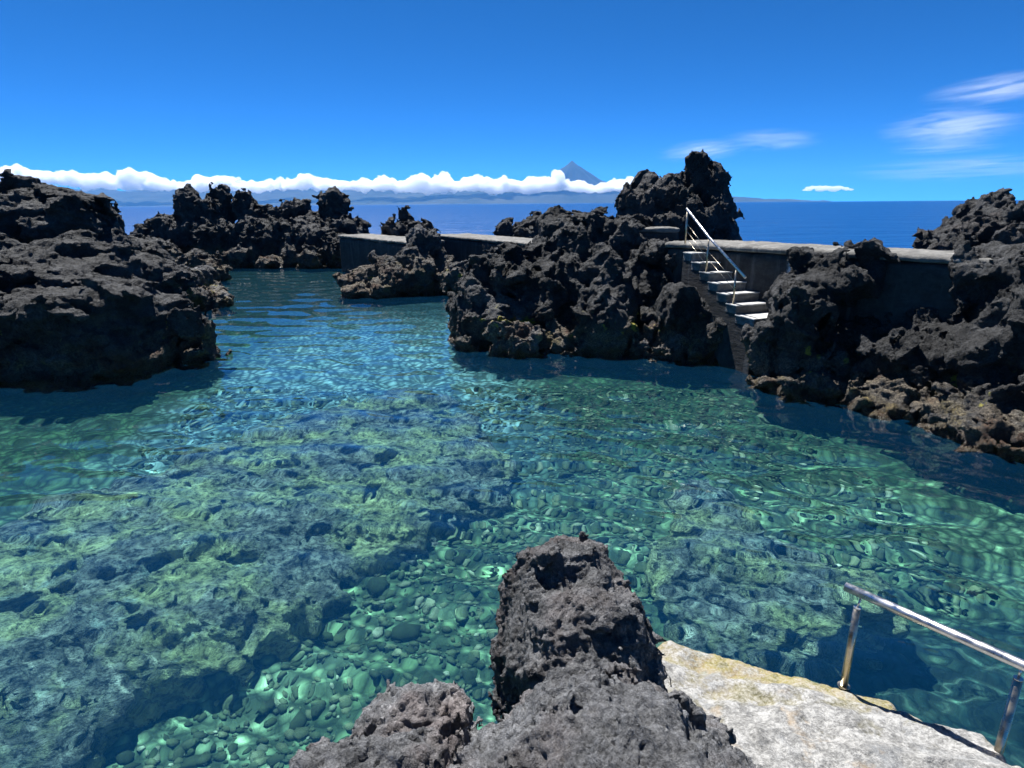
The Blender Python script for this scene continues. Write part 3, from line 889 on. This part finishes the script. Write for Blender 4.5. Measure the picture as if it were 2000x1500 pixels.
rock('near_rock', 'dark clinkery lava hump in the lower middle, at the foot of the spur', [
    ell((0.48, 2.30, 1.15), (0.62, 0.62, 0.72)), ell((0.48, 1.75, 1.40), (0.70, 0.70, 0.78)), ell((0.1, 1.7, 1.25), (0.7, 0.7, 0.75)), ell((0.35, 1.3, 1.0), (1.2, 0.8, 1.0)),
], 0.019, 'lava_near', cat='rock', k=0.08, big=(0.5, 0.08), lumps=((0.3, 0.025),), crest=((0.2, 0.016), (0.1, 0.01)), pits=((0.08, 0.022),), chips=((0.45, 0.09), (0.18, 0.038), (0.08, 0.015)), seed=53, zclamp=0.4, finest=NEARF, zlo=-0.5)
rock('near_rock', 'reddish brown lava knob beside the hump, lowest in the picture', [
    ell((-0.52, 2.55, 0.95), (0.36, 0.40, 0.75)), ell((-0.62, 2.05, 1.0), (0.52, 0.5, 0.80)), ell((-0.9, 1.8, 0.6), (0.6, 0.6, 0.8)),
], 0.019, 'lava_rust', cat='rock', k=0.08, big=(0.5, 0.07), lumps=((0.3, 0.025),), crest=((0.2, 0.016), (0.1, 0.01)), pits=((0.08, 0.022),), chips=((0.45, 0.09), (0.18, 0.038), (0.08, 0.015)), seed=57, zclamp=0.3, finest=NEARF, zlo=-1.2)

# ================================================================== REEFS, COBBLES
n = NT('reef')
f1 = n.noise(0.75, 5, 0.62)
f2 = n.noise(7.0, 5, 0.7)
col = n.ramp(n.noise(5.5, 6, 0.72), [(0.34, (0.08, 0.068, 0.066)), (0.5, (0.28, 0.24, 0.22)), (0.64, (0.58, 0.52, 0.46))])
col = n.mix(n.ramp(f1, [(0.46, 0.0), (0.58, 0.88)]), col, n.ramp(f2, [(0.36, (0.22, 0.20, 0.08)), (0.58, (0.86, 0.80, 0.40))]))
col = n.mix(n.ramp(n.noise(1.4, 5, 0.7), [(0.58, 0.0), (0.68, 0.8)]), col, n.ramp(f2, [(0.35, (0.34, 0.37, 0.32)), (0.6, (0.72, 0.76, 0.70))]))
col = n.mix(n.ramp(n.noise(11, 5, 0.75), [(0.38, 0.85), (0.52, 0.0)]), col, (0.03, 0.03, 0.028))
nm = n.bump(n.math('ADD', n.noise(9, 6, 0.72), n.math('MULTIPLY', n.noise(40, 3, 0.7), 0.3)), 1.0, 0.14)
M['reef'] = n.done(col, 0.9, nm, 0.2)
def reef(name, label, outline, z, spacing, seed, h=0.068):
    poly = [tuple(at_bed(x, y, z)[:2]) for x, y in outline]
    g = np.random.default_rng(seed)
    xs, ys = [p[0] for p in poly], [p[1] for p in poly]
    blobs = []
    for a in np.arange(min(xs), max(xs), spacing):
        for b in np.arange(min(ys), max(ys), spacing):
            q = np.array([a, b]) + g.uniform(-0.4, 0.4, 2) * spacing
            d = float(seg_d(q[:1], q[1:], poly)[0])
            if inside(poly, q[:1], q[1:])[0] and d > 0.42 * spacing:
                r = spacing * g.uniform(0.7, 1.0)
                t = z - 0.45 * max(0, 1 - d / 1.1) + g.uniform(-0.20, 0.14)
                blobs.append(ell((q[0], q[1], t - 0.45), (r, r * g.uniform(0.8, 1.2), 0.45)))
    ROCKS.append((name, label, 'reef', 'reef', POOLX.submit(rock_data, blobs, h, zlo=-2.7, k=0.3, big=(1.0, 0.12), lumps=((0.6, 0.13),), crest=((0.5, 0.10), (0.22, 0.05)), pits=((0.2, 0.05),),
                                                             seed=seed, zclamp=-1.35, finest=((0.16, 0.03, 'r'), (0.1, 0.02, 'f')))))
    return poly
REEF_A = reef('submerged_reef', 'broad mottled submerged reef with yellow algae under the clear water', [(-320, 1560), (40, 1490), (330, 1350), (600, 1195), (700, 1105), (880, 1020), (1005, 895), (985, 850), (900, 770), (830, 735), (700, 765),
               (520, 812), (300, 885), (60, 985), (-60, 1030), (-300, 1120)], -0.95, 0.66, 61)
REEF_B = reef('submerged_reef', 'smaller weedy submerged reef in front of the bathing platform', [(1305, 925), (1430, 925), (1500, 1000), (1580, 1050), (1740, 1085), (1770, 1150), (1660, 1235), (1480, 1275), (1330, 1300), (1295, 1200), (1285, 1050)], -0.8, 0.5, 62, 0.058)

# ================================================================== CONCRETE: walls, stairs, platform
def solid(p, blobs, mat, name, h=0.06, parent=None, **kw):
    kw = dict(dict(k=0.02, big=(0.9, 0.03), lumps=(), crest=((0.35, 0.012),), pits=(), finest=((0.12, 0.008, 'f'),), zclamp=None), **kw)
    SOLIDS.append((name, mat, parent, POOLX.submit(rock_data, blobs, h, **kw)))
SOLIDS = []
def wall_run(name, label, p0, p1, ztop, thick, mat, before=0.0, after=0.0, seed=0, h=0.075):
    """concrete wall between two points of its front top edge, with a paler walkway slab on it"""
    p0, p1 = np.array(p0[:2]), np.array(p1[:2])
    u = (p1 - p0) / np.linalg.norm(p1 - p0)
    p0, p1 = p0 - u * before, p1 + u * after
    nrm = np.array([-u[1], u[0]])
    if nrm[1] < 0:
        nrm = -nrm                                   # away from the pool
    c = (p0 + p1) / 2 + nrm * thick / 2
    L = np.linalg.norm(p1 - p0) / 2
    yaw = math.atan2(u[1], u[0])
    root = tag(empty(name, (c[0], c[1], 0)), label, 'wall', kind='thing')
    solid(None, [box((c[0], c[1], (ztop - 0.16 - 2.6) / 2), (L, thick / 2, (ztop - 0.16 + 2.6) / 2), yaw, 0.03)], mat, 'wall_body', h * 1.5, root, seed=seed)
    solid(None, [box((c[0], c[1], ztop - 0.08), (L + 0.01, thick / 2 + 0.035, 0.08), yaw, 0.03)], 'walkway', 'walkway_slab', h, root, seed=seed + 1, big=(0.7, 0.02), crest=((0.3, 0.008),))
    return root
WT = 3.0
W0, W1 = at_z(1375, 476, WT), at_z(1940, 505, WT)
stain = at_z(1545, 500, WT - 0.35)
uW = (W1 - W0) / np.linalg.norm(W1 - W0)
tt = (1545 - 1375) / 565 * 1.18
sp_ = W0 + (W1 - W0) * 0.40
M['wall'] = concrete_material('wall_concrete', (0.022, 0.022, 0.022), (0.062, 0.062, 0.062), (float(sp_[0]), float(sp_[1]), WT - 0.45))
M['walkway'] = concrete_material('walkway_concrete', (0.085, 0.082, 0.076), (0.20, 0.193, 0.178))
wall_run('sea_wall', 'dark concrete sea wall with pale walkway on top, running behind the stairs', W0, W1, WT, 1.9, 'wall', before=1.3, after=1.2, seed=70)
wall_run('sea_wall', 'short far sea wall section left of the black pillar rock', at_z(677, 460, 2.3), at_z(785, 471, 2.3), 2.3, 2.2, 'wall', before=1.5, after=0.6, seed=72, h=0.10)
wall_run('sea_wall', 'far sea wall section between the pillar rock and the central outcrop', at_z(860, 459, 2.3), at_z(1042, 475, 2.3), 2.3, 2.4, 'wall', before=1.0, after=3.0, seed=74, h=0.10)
led = at_y(1275, 456, 20.6)
lr = tag(empty('concrete_ledge', led), 'small concrete ledge between the central outcrop and the tall stack', 'ledge')
solid(None, [box((led[0], led[1], 2.6), (0.75, 0.4, 0.60), -0.1, 0.03)], 'wall', 'ledge_body', 0.05, lr, seed=76)
solid(None, [box((led[0], led[1] - 0.02, 3.26), (0.78, 0.44, 0.06), -0.1, 0.03)], 'walkway', 'ledge_top', 0.035, lr, seed=77)

# stairs down the wall
RISE, RUN = 0.23, 0.395
aS = -0.33
uS = np.array([uW[0] * math.cos(aS) - uW[1] * math.sin(aS), uW[0] * math.sin(aS) + uW[1] * math.cos(aS)])
nS = np.array([uS[1], -uS[0]])
if nS[0] > 0:
    nS = -nS                                          # towards the pool
P2 = at_z(1379, 531, WT - 3 * RISE)[:2]
stairs = tag(empty('staircase', (P2[0], P2[1], 0)), 'pale concrete staircase down the sea wall into the pool', 'stairs')
def to_wall(p):
    """distance from p along -nS to the wall front"""
    wn_ = np.array([-uW[1], uW[0]])
    den = float(np.dot(-nS, wn_))
    return float(np.dot(np.asarray(W0[:2]) - p, wn_) / den) if abs(den) > 1e-3 else 0.8
def prism(name, pts2, z0, z1, mat, parent, bevel=0.012):
    """upright prism over a footprint, its top edge eased"""
    import bmesh
    bm = bmesh.new()
    lo = [bm.verts.new((x, y, z0)) for x, y in pts2]
    f = bm.faces.new(lo)
    e = bmesh.ops.extrude_face_region(bm, geom=[f])
    for v in e['geom']:
        if isinstance(v, bmesh.types.BMVert):
            v.co.z = z1
    bmesh.ops.recalc_face_normals(bm, faces=bm.faces)
    bmesh.ops.bevel(bm, geom=list(bm.edges), offset=bevel, segments=2, affect='EDGES')
    me = bpy.data.meshes.new(name)
    bm.to_mesh(me)
    bm.free()
    return link(name, me, M[mat], parent)
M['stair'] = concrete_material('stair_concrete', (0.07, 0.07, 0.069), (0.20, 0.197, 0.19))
NSTEP, STR = 7, []
for i in range(NSTEP):
    zt = WT - (i + 1) * RISE
    a = P2 + uS * RUN * (i - 2 - 0.5) + nS * 0.07
    b = P2 + uS * RUN * (i - 2 + 0.5) + nS * 0.07
    if i == NSTEP - 1:
        b = b + uS * 0.28
    wa, wb = min(max(to_wall(a), 0.55) + 0.05, 1.25), min(max(to_wall(b), 0.55) + 0.05, 1.35)
    ai, bi_ = a - nS * wa, b - nS * wb
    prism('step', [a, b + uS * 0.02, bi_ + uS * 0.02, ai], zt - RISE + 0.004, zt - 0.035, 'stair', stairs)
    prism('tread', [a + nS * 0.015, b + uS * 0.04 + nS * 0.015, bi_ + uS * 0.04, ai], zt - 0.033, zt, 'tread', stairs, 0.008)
    ia, ib = a - nS * 0.004, b - nS * 0.004
    STR.append(([ia, ib, bi_, ai], zt - RISE + 0.002))

sv, sf = [], []
for pts4, ztop in STR:                                # the solid flank under the steps
    k0 = len(sv)
    sv += [(p[0], p[1], -2.2) for p in pts4] + [(p[0], p[1], ztop) for p in pts4]
    sf += [(k0 + 4, k0 + 5, k0 + 6, k0 + 7)] + [(k0 + a, k0 + (a + 1) % 4, k0 + 4 + (a + 1) % 4, k0 + 4 + a) for a in (0, 1, 2, 3)]
me = bpy.data.meshes.new('stringer')
me.from_pydata([tuple(map(float, v)) for v in sv], [], sf)
bm_ = __import__('bmesh').new()
bm_.from_mesh(me)
__import__('bmesh').ops.recalc_face_normals(bm_, faces=bm_.faces)
bm_.to_mesh(me)
bm_.free()
link('stringer', me, M['wall'], stairs)
def tube(name, pts, r, mat, parent, seg=14, closed=True):
    pts = [np.asarray(p, float) for p in pts]
    V, Fc = [], []
    for i, p in enumerate(pts):
        t = pts[min(i + 1, len(pts) - 1)] - pts[max(i - 1, 0)]
        t /= np.linalg.norm(t)
        up = np.array([0, 0, 1.0]) if abs(t[2]) < 0.9 else np.array([1.0, 0, 0])
        a = np.cross(t, up)
        a /= np.linalg.norm(a)
        b = np.cross(t, a)
        for k in range(seg):
            an = 2 * math.pi * k / seg
            V.append(p + r * (math.cos(an) * a + math.sin(an) * b))
    for i in range(len(pts) - 1):
        for k in range(seg):
            k2 = (k + 1) % seg
            Fc.append((i * seg + k, i * seg + k2, (i + 1) * seg + k2, (i + 1) * seg + k))
    me = bpy.data.meshes.new(name)
    Fc += [tuple(range(seg))[::-1], tuple((len(pts) - 1) * seg + k for k in range(seg))]
    me.from_pydata([tuple(v) for v in V], [], Fc)
    me.polygons.foreach_set('use_smooth', [len(p.vertices) == 4 for p in me.polygons])
    me.update()
    return link(name, me, M[mat], parent)
rail1 = tag(empty('stair_handrail', (P2[0], P2[1], WT - 3 * RISE)), 'slim steel handrail with thin lower bars on the sea wall stairs', 'handrail')
def on_line(t, z):
    p = P2 + uS * RUN * t
    return np.array([p[0], p[1], z])
tp = [(-2.6, WT), (0.0, WT - 3 * RISE), (3.0, WT - 6 * RISE)]
HP = 0.86
def line_z(t):
    return WT - 3 * RISE - t * RISE if t > -2.6 else WT
tops = []
for t, z in tp:
    tops.append(on_line(t, z + HP))
    tube('post', [on_line(t, z), on_line(t, z + HP)], 0.024, 'steel_weathered', rail1)
d0 = (tops[1] - tops[0]) / np.linalg.norm(tops[1] - tops[0])
d1 = (tops[2] - tops[1]) / np.linalg.norm(tops[2] - tops[1])
tube('rail', [tops[0] - d0 * 0.05 + (0, 0, 0.05), tops[1] + (0, 0, 0.05), tops[2] + d1 * 0.42 + (0, 0, 0.05)], 0.032, 'steel', rail1)
for fz in (0.2, 0.42, 0.64):
    tube('bar', [tops[0] - (0, 0, HP * (1 - fz)), tops[1] - (0, 0, HP * (1 - fz))], 0.006, 'steel_weathered', rail1, 8)
    if fz > 0.3:
        tube('bar', [tops[1] - (0, 0, HP * (1 - fz)), tops[2] - (0, 0, HP * (1 - fz))], 0.006, 'steel_weathered', rail1, 8)

# bathing platform at the camera's feet
n = NT('platform')
zz = n.pos()[2]
a = n.noise(1.6, 5, 0.65)
b = n.noise(9, 6, 0.7)
c = n.noise(38, 5, 0.75)
col = n.ramp(n.math('ADD', n.math('MULTIPLY', b, 0.5), n.math('MULTIPLY', c, 0.5)), [(0.36, (0.07, 0.07, 0.07)), (0.47, (0.19, 0.187, 0.178)), (0.58, (0.38, 0.373, 0.355))])
col = n.mix(n.ramp(a, [(0.56, 0.0), (0.66, 0.55)]), col, (0.17, 0.18, 0.19))
col = n.mix(n.ramp(n.noise(2.7, 4, 0.6), [(0.6, 0.0), (0.72, 0.6)]), col, (0.36, 0.25, 0.13))
low = n.span(n.math('ADD', zz, n.math('MULTIPLY', n.math('SUBTRACT', n.noise(4.5, 5, 0.65), 0.5), 0.46)), 0.15, 0.03)
algae = n.ramp(n.noise(4.5, 5, 0.65), [(0.36, (0.11, 0.10, 0.03)), (0.46, (0.24, 0.20, 0.045)), (0.56, (0.27, 0.19, 0.07)), (0.66, (0.12, 0.15, 0.035))])
col = n.mix(n.math('MULTIPLY', low, 0.88), col, n.mix(n.ramp(c, [(0.42, 0.0), (0.62, 0.7)]), algae, (0.36, 0.33, 0.25)))
col = n.mix(n.math('MULTIPLY', n.span(zz, -0.05, -0.2), 0.85), col, n.ramp(b, [(0.35, (0.05, 0.055, 0.03)), (0.65, (0.17, 0.18, 0.08))]))
nm = n.bump(n.math('ADD', b, n.math('MULTIPLY', c, 0.5)), 0.8, 0.05)
M['platform'] = n.done(col, n.span(zz, 0.15, 0.0, 0.85, 0.45), nm, 0.3)
ROCKS.append(('bathing_platform', 'whitish algae-stained concrete bathing platform sloping into the water', 'platform', 'platform', POOLX.submit(rock_data, [
    box((2.15, 2.75, -0.97), (1.28, 0.95, 1.24), -0.22, 0.07), box((2.05, 3.75, -1.08), (1.14, 0.62, 1.22), -0.30, 0.07), box((2.12, 4.12, -1.20), (0.98, 0.56, 1.25), -0.42, 0.12),
    box((2.52, 3.15, -1.02), (1.02, 0.85, 1.22), -0.16, 0.07), ell((1.5, 4.75, -1.0), (0.40, 0.75, 1.06)), ell((1.9, 4.6, -1.15), (0.6, 0.4, 1.1))], 0.035,
    zlo=-2.4, k=0.10, big=(0.7, 0.05), lumps=((0.4, 0.02),), crest=((0.3, 0.018),), pits=(), zclamp=-0.5, seed=80, finest=((0.09, 0.012, 'f'), (0.05, 0.006, 'r')))))
rail2 = tag(empty('platform_handrail', at_z(1648, 1338, 0.08)), 'thick polished steel handrail standing at the edge of the bathing platform', 'handrail')
b1 = at_z(1648, 1338, 0.06)
t1 = np.array([b1[0], b1[1], 0.0])
t1[2] = 0.86
ra, rb = at_z(1668, 1153, 0.96), at_z(1990, 1296, 0.96)
dr = (rb - ra) / np.linalg.norm(rb - ra)
b2 = at_z(1990, 1322, 0.86)
RR = 0.038
tube('rail', [ra - dr * 0.07, ra + dr * 0.8, rb, rb + dr * 1.2], RR, 'steel', rail2, 24)
for q, zb in ((b1, -0.15), (b2, -1.2)):
    base = np.array([q[0], q[1], zb])
    top = np.array([q[0], q[1], 0.84])
    p = tube('post', [base, top], 0.030, 'steel_weathered', rail2, 20)
    tube('cap', [top + (0, 0, 0.001), top + (0, 0, 0.012)], 0.03, 'steel', rail2, 20)
    on = ra + dr * float(np.dot(top - ra, dr))
    tube('pin', [top + (0, 0, 0.012), np.array([on[0], on[1], 0.96 - RR * 0.8])], 0.009, 'steel', rail2, 10)
    tube('foot_flange', [np.array([q[0], q[1], zb + 0.2]), np.array([q[0], q[1], zb + 0.21])], 0.05, 'steel_weathered', rail2, 20)

# cobbles on the pool floor
import bmesh
def cobble_shape(seed):
    bm = bmesh.new()
    bmesh.ops.create_icosphere(bm, subdivisions=1, radius=1)
    V = np.array([v.co[:] for v in bm.verts])
    Fc = np.array([[v.index for v in f.verts] for f in bm.faces])
    bm.free()
    g = np.random.default_rng(seed)
    V = V * (1 + 0.42 * fbm(V * 1.1 + seed * 7.7, 2, seed))[:, None] * np.array([1, g.uniform(0.65, 0.95), g.uniform(0.4, 0.6)])
    return V, Fc
n = NT('cobble')
inf = n.n('ShaderNodeObjectInfo')
ge = n.n('ShaderNodeNewGeometry')
tone = n.math('FRACT', n.math('ADD', inf.outputs['Random'], ge.outputs['Random Per Island']))
col = n.ramp(tone, [(0.0, (0.035, 0.036, 0.024)), (0.35, (0.09, 0.093, 0.055)), (0.65, (0.18, 0.18, 0.10)), (0.88, (0.32, 0.29, 0.17)), (1.0, (0.62, 0.56, 0.42))])
col = n.mix(n.ramp(n.noise(9, 4, 0.7), [(0.4, 0.0), (0.62, 0.6)]), col, (0.08, 0.105, 0.045))
M['cobble'] = n.done(col, 0.85, n.bump(n.noise(25, 4, 0.7), 0.6, 0.03), 0.25)
shapes = [cobble_shape(90 + i) for i in range(6)]
cmesh = []
for Vc, Fc in shapes:
    me = new_mesh('cobble', Vc, Fc)
    me.materials.append(M['cobble'])
    cmesh.append(me)
g = np.random.default_rng(77)
N_C = 10500
cxy = np.stack([g.uniform(-7.5, 6.5, N_C * 3), 2.2 + 13 * g.random(N_C * 3) ** 1.35], -1)
keep = ~(inside(REEF_A, cxy[:, 0], cxy[:, 1]) & (seg_d(cxy[:, 0], cxy[:, 1], REEF_A) > 0.15)) & ~inside(REEF_B, cxy[:, 0], cxy[:, 1])
keep &= ~((cxy[:, 0] > 1.2) & (cxy[:, 1] < 4.9)) & ~((cxy[:, 0] > 2.4 + 0.3 * np.sin(cxy[:, 1] * 3)) & (cxy[:, 1] < 7.0)) & (np.abs(cxy[:, 0]) < cxy[:, 1] * 0.95 + 1.2)
keep &= ~((np.abs(cxy[:, 0] - 0.4) < 0.9) & (cxy[:, 1] < 5.4))
cxy = cxy[keep][:N_C]
rad = 0.020 + 0.070 * g.random(len(cxy)) ** 3.4 + 0.014 * g.random(len(cxy))
big_ = g.random(len(cxy)) < 0.012
rad[big_] *= 2.2
shown = rad / np.hypot(cxy[:, 1], 4.1)
order = np.argsort(-shown)
bz = bed_z(cxy[:, 0], cxy[:, 1])
SV, SF, off = [], [], 0
for rank, k in enumerate(order):
    rz = g.uniform(0, 6.28)
    tilt = g.normal(0, 0.15, 2)
    loc = (cxy[k, 0], cxy[k, 1], bz[k] + rad[k] * 0.22)
    if rank < 300:
        o = link('cobble', cmesh[k % 6], None, seabed)
        o.location = loc
        o.rotation_euler = (tilt[0], tilt[1], rz)
        o.scale = (rad[k],) * 3
        receiver(o)
    else:
        Vc, Fc = shapes[k % 6]
        c_, s_ = math.cos(rz), math.sin(rz)
        q = Vc * rad[k]
        q = np.stack([q[:, 0] * c_ - q[:, 1] * s_, q[:, 0] * s_ + q[:, 1] * c_, q[:, 2] + q[:, 0] * tilt[0]], -1) + np.array(loc)
        SV.append(q)
        SF.append(Fc + off)
        off += len(Vc)
peb = receiver(tag(link('pebble_bed', new_mesh('pebble_bed', np.concatenate(SV), np.concatenate(SF)), M['cobble'], seabed), kind='stuff'))

# ================================================================== CLOUDS
n = NT('cloud')
n.t.nodes.remove(n.b)
pv = n.n('ShaderNodeVolumePrincipled')
pv.inputs['Color'].default_value = (1, 1, 1, 1)
pv.inputs['Density'].default_value = 0.0065
pv.inputs['Anisotropy'].default_value = 0.25
n.l(pv.outputs[0], n.o.inputs['Volume'])
M['cloud'] = n.m
def km(x, y, Y, rx, ry, rd):
    p = at_y(x, y, Y * 1000.0)
    s = scale_at(p)
    return ell(p / 1000.0, (rx / s / 1000, rd, ry / s / 1000))
TOPX = [-80, 0, 60, 110, 160, 250, 330, 380, 430, 500, 545, 590, 660, 730, 790, 840, 900, 960, 1020, 1060, 1090, 1110, 1180, 1230, 1265]
TOPY = [322 - 0, 318, 322, 334, 322, 328, 334, 346, 335, 346, 344, 332, 347, 339, 340, 330, 336, 338, 346, 336, 326, 352, 356, 345, 352]
BOTX = [-80, 60, 110, 400, 800, 1100, 1265]
BOTY = [352, 354, 366, 372, 372, 374, 377]
CLOUDS = [(-80, 108, 'grey-white cloud at the far end of the island, over the low hill'), (112, 408, 'long white cumulus bank above the jagged spires'), (412, 565, 'short cumulus bank right behind the three spires'),
          (560, 700, 'cumulus bank over the gap right of the spires'), (696, 1010, 'puffy white cumulus bank over the far sea wall'), (1005, 1100, 'cloud wrapping the shoulder of the volcano, with a wisp rising'),
          (1098, 1190, 'thin white cloud belt across the foot of the volcano cone'), (1186, 1268, 'white cumulus lobe disappearing behind the tall stack')]
g = np.random.default_rng(8)
for ci, (x0, x1, lab) in enumerate(CLOUDS):
    bl = []
    x = x0 + 8
    while x < x1 - 4:
        ty = np.interp(x, TOPX, TOPY)
        by_ = np.interp(x, BOTX, BOTY)
        hgt = (by_ - ty) * g.uniform(0.62, 1.05)
        Yk = 27.2 + g.uniform(-0.3, 0.3)
        bl.append(km(x, by_ - 0.40 * hgt, Yk, 15 + 6 * g.random(), 0.40 * hgt, 0.5))
        for _ in range(3):
            f = g.uniform(0.35, 0.95) * g.uniform(0.8, 1)
            r = hgt * g.uniform(0.14, 0.30)
            bl.append(km(x + g.uniform(-13, 13), by_ - f * hgt + r * 0.8, Yk + g.uniform(-0.5, 0.3), r * g.uniform(1.0, 1.5), r, 0.25))
        x += 13
    zb = at_y((x0 + x1) / 2, np.interp((x0 + x1) / 2, BOTX, BOTY) + 2, 27200.0)[2] / 1000
    ctr = np.mean([b[1] for b in bl], 0)
    ROCKS.append(('cumulus_cloud', lab, 'cloud', 'cloud', POOLX.submit(rock_data, bl, 0.052, k=0.05, big=(0.9, 0.16), lumps=((0.5, 0.12), (0.22, 0.08)), crest=(), pits=(), seed=200 + ci, zclamp=None, loose=0.004,
                  cut=[box((ctr[0], ctr[1], zb - 1.0), (30, 30, 1.0), 0.0, 0.02)], finest=((0.12, 0.03, 'f'),))))
bl = [km(1575 + i * 9, 371 - 4 * math.sin(i * 1.1) ** 2 - (i % 3), 40.0, 10, 1.6 + 2.0 * math.sin(i * 0.35), 0.3) for i in range(10)]
ROCKS.append(('cumulus_cloud', 'small lone low cloud over the sea horizon, right of the tall stack', 'cloud', 'cloud', POOLX.submit(rock_data, bl, 0.04, k=0.1, big=(0.5, 0.05), lumps=((0.3, 0.06),), crest=(), pits=(), seed=230, zclamp=None)))

# cirrus: thin veils of ice high above the far sea
def cirrus(label, x0, x1, y0, y1, dens, seed, tilt=0.0):
    Yc = 62000.0
    p = at_y((x0 + x1) / 2, (y0 + y1) / 2, Yc)
    s = scale_at(p)
    r = np.array([(x1 - x0) / 2 / s, 5200.0, (y1 - y0) / 2 / s])
    bm = bmesh.new()
    bmesh.ops.create_icosphere(bm, subdivisions=4, radius=1)
    me = bpy.data.meshes.new('cirrus_cloud')
    bm.to_mesh(me)
    bm.free()
    n = NT('cirrus')
    n.t.nodes.remove(n.b)
    mp = n.n('ShaderNodeMapping')
    n.l(n.tc, mp.inputs[0])
    mp.inputs['Location'].default_value = (seed * 3.1, seed * 1.7, 0)
    asp = (x1 - x0) / (y1 - y0)
    mp.inputs['Rotation'].default_value = (0, math.radians(6), 0)
    mp.inputs['Scale'].default_value = (0.9, 0.5, 2.0)
    f = n.noise(1.5, 8, 0.62, mp.outputs[0], 1.1)
    ln = n.n('ShaderNodeVectorMath', operation='LENGTH')
    n.l(n.tc, ln.inputs[0])
    fall = n.span(ln.outputs['Value'], 1.0, 0.25)
    fall = n.math('POWER', fall, 1.3)
    pv = n.n('ShaderNodeVolumePrincipled')
    pv.inputs['Color'].default_value = (1, 1, 1, 1)
    pv.inputs['Anisotropy'].default_value = 0.2
    n.l(n.math('MULTIPLY', n.math('MULTIPLY', n.ramp(f, [(0.42, 0.0), (0.66, 1.0)]), fall), dens), pv.inputs['Density'])
    n.l(pv.outputs[0], n.o.inputs['Volume'])
    o = tag(link('cirrus_cloud', me, n.m), label, 'cloud', 'cirrus veils over the sea')
    o.location = p
    o.scale = r
    o.rotation_euler = (0, tilt, 0)
CD = 1.3e-4
cirrus('bright cirrus streak at the frame edge, highest cloud in the sky', 1800, 2140, 140, 200, CD * 1.5, 1, -0.10)
cirrus('broad soft cirrus patch, largest of the thin clouds', 1715, 2010, 205, 290, CD * 1.5, 2, -0.04)
cirrus('narrow cirrus streak directly under the broad soft patch', 1735, 1950, 274, 304, CD, 3)
cirrus('long pale cirrus band low above the pointed ridge', 1640, 2150, 300, 355, CD * 1.2, 4, -0.03)
cirrus('faint cirrus wisp above and left of the tall stack peak', 1275, 1460, 272, 318, CD * 1.1, 5, -0.05)
cirrus('faint cirrus wisp in the gap between tall stack and broad patch', 1400, 1610, 252, 296, CD * 1.0, 6, 0.03)

# ---- haze over the sea
bm = bmesh.new()
bmesh.ops.create_cube(bm, size=1)
me = bpy.data.meshes.new('haze')
bm.to_mesh(me)
bm.free()
n = NT('haze')
n.t.nodes.remove(n.b)
pv = n.n('ShaderNodeVolumePrincipled')
pv.inputs['Color'].default_value = (0.13, 0.46, 1.0, 1)
pv.inputs['Density'].default_value = 1.5e-5
pv.inputs['Anisotropy'].default_value = 0.15
n.l(pv.outputs[0], n.o.inputs['Volume'])
hz = tag(link('haze', me, n.m), 'pale blue sea haze', kind='stuff')
hz.scale = (92000, 92000, ISLAND_TOP + 160)
hz.location = (0, 0, (ISLAND_TOP + 160) / 2 - 5)

for name, mat, parent, fut in SOLIDS:
    V, Qd = fut.result()
    c = np.array(parent.location)
    link(name, new_mesh(name, V - c, Qd, True), M[mat], parent)
for o in list(bpy.data.objects):
    if o.parent is not None and o.parent.type == 'EMPTY' and o.name.split('.')[0] in ('step', 'tread', 'stringer', 'post', 'rail', 'bar', 'cap', 'pin', 'foot_flange'):
        o.matrix_parent_inverse = Matrix.Translation(-Vector(o.parent.location))
for name, label, mat, cat, fut in ROCKS:
    V, Qd = fut.result()
    far = mat == 'cloud'
    if not far:
        V, Qd = seen_side(V, Qd)
    o = link(name, new_mesh(name, V * 1000.0 if far else V, Qd, True), M[mat])
    tag(o, label, cat, 'cumulus bank along the island' if far else None)
    if not far:
        receiver(o)
    TRIS.append((name, len(Qd) * 2))
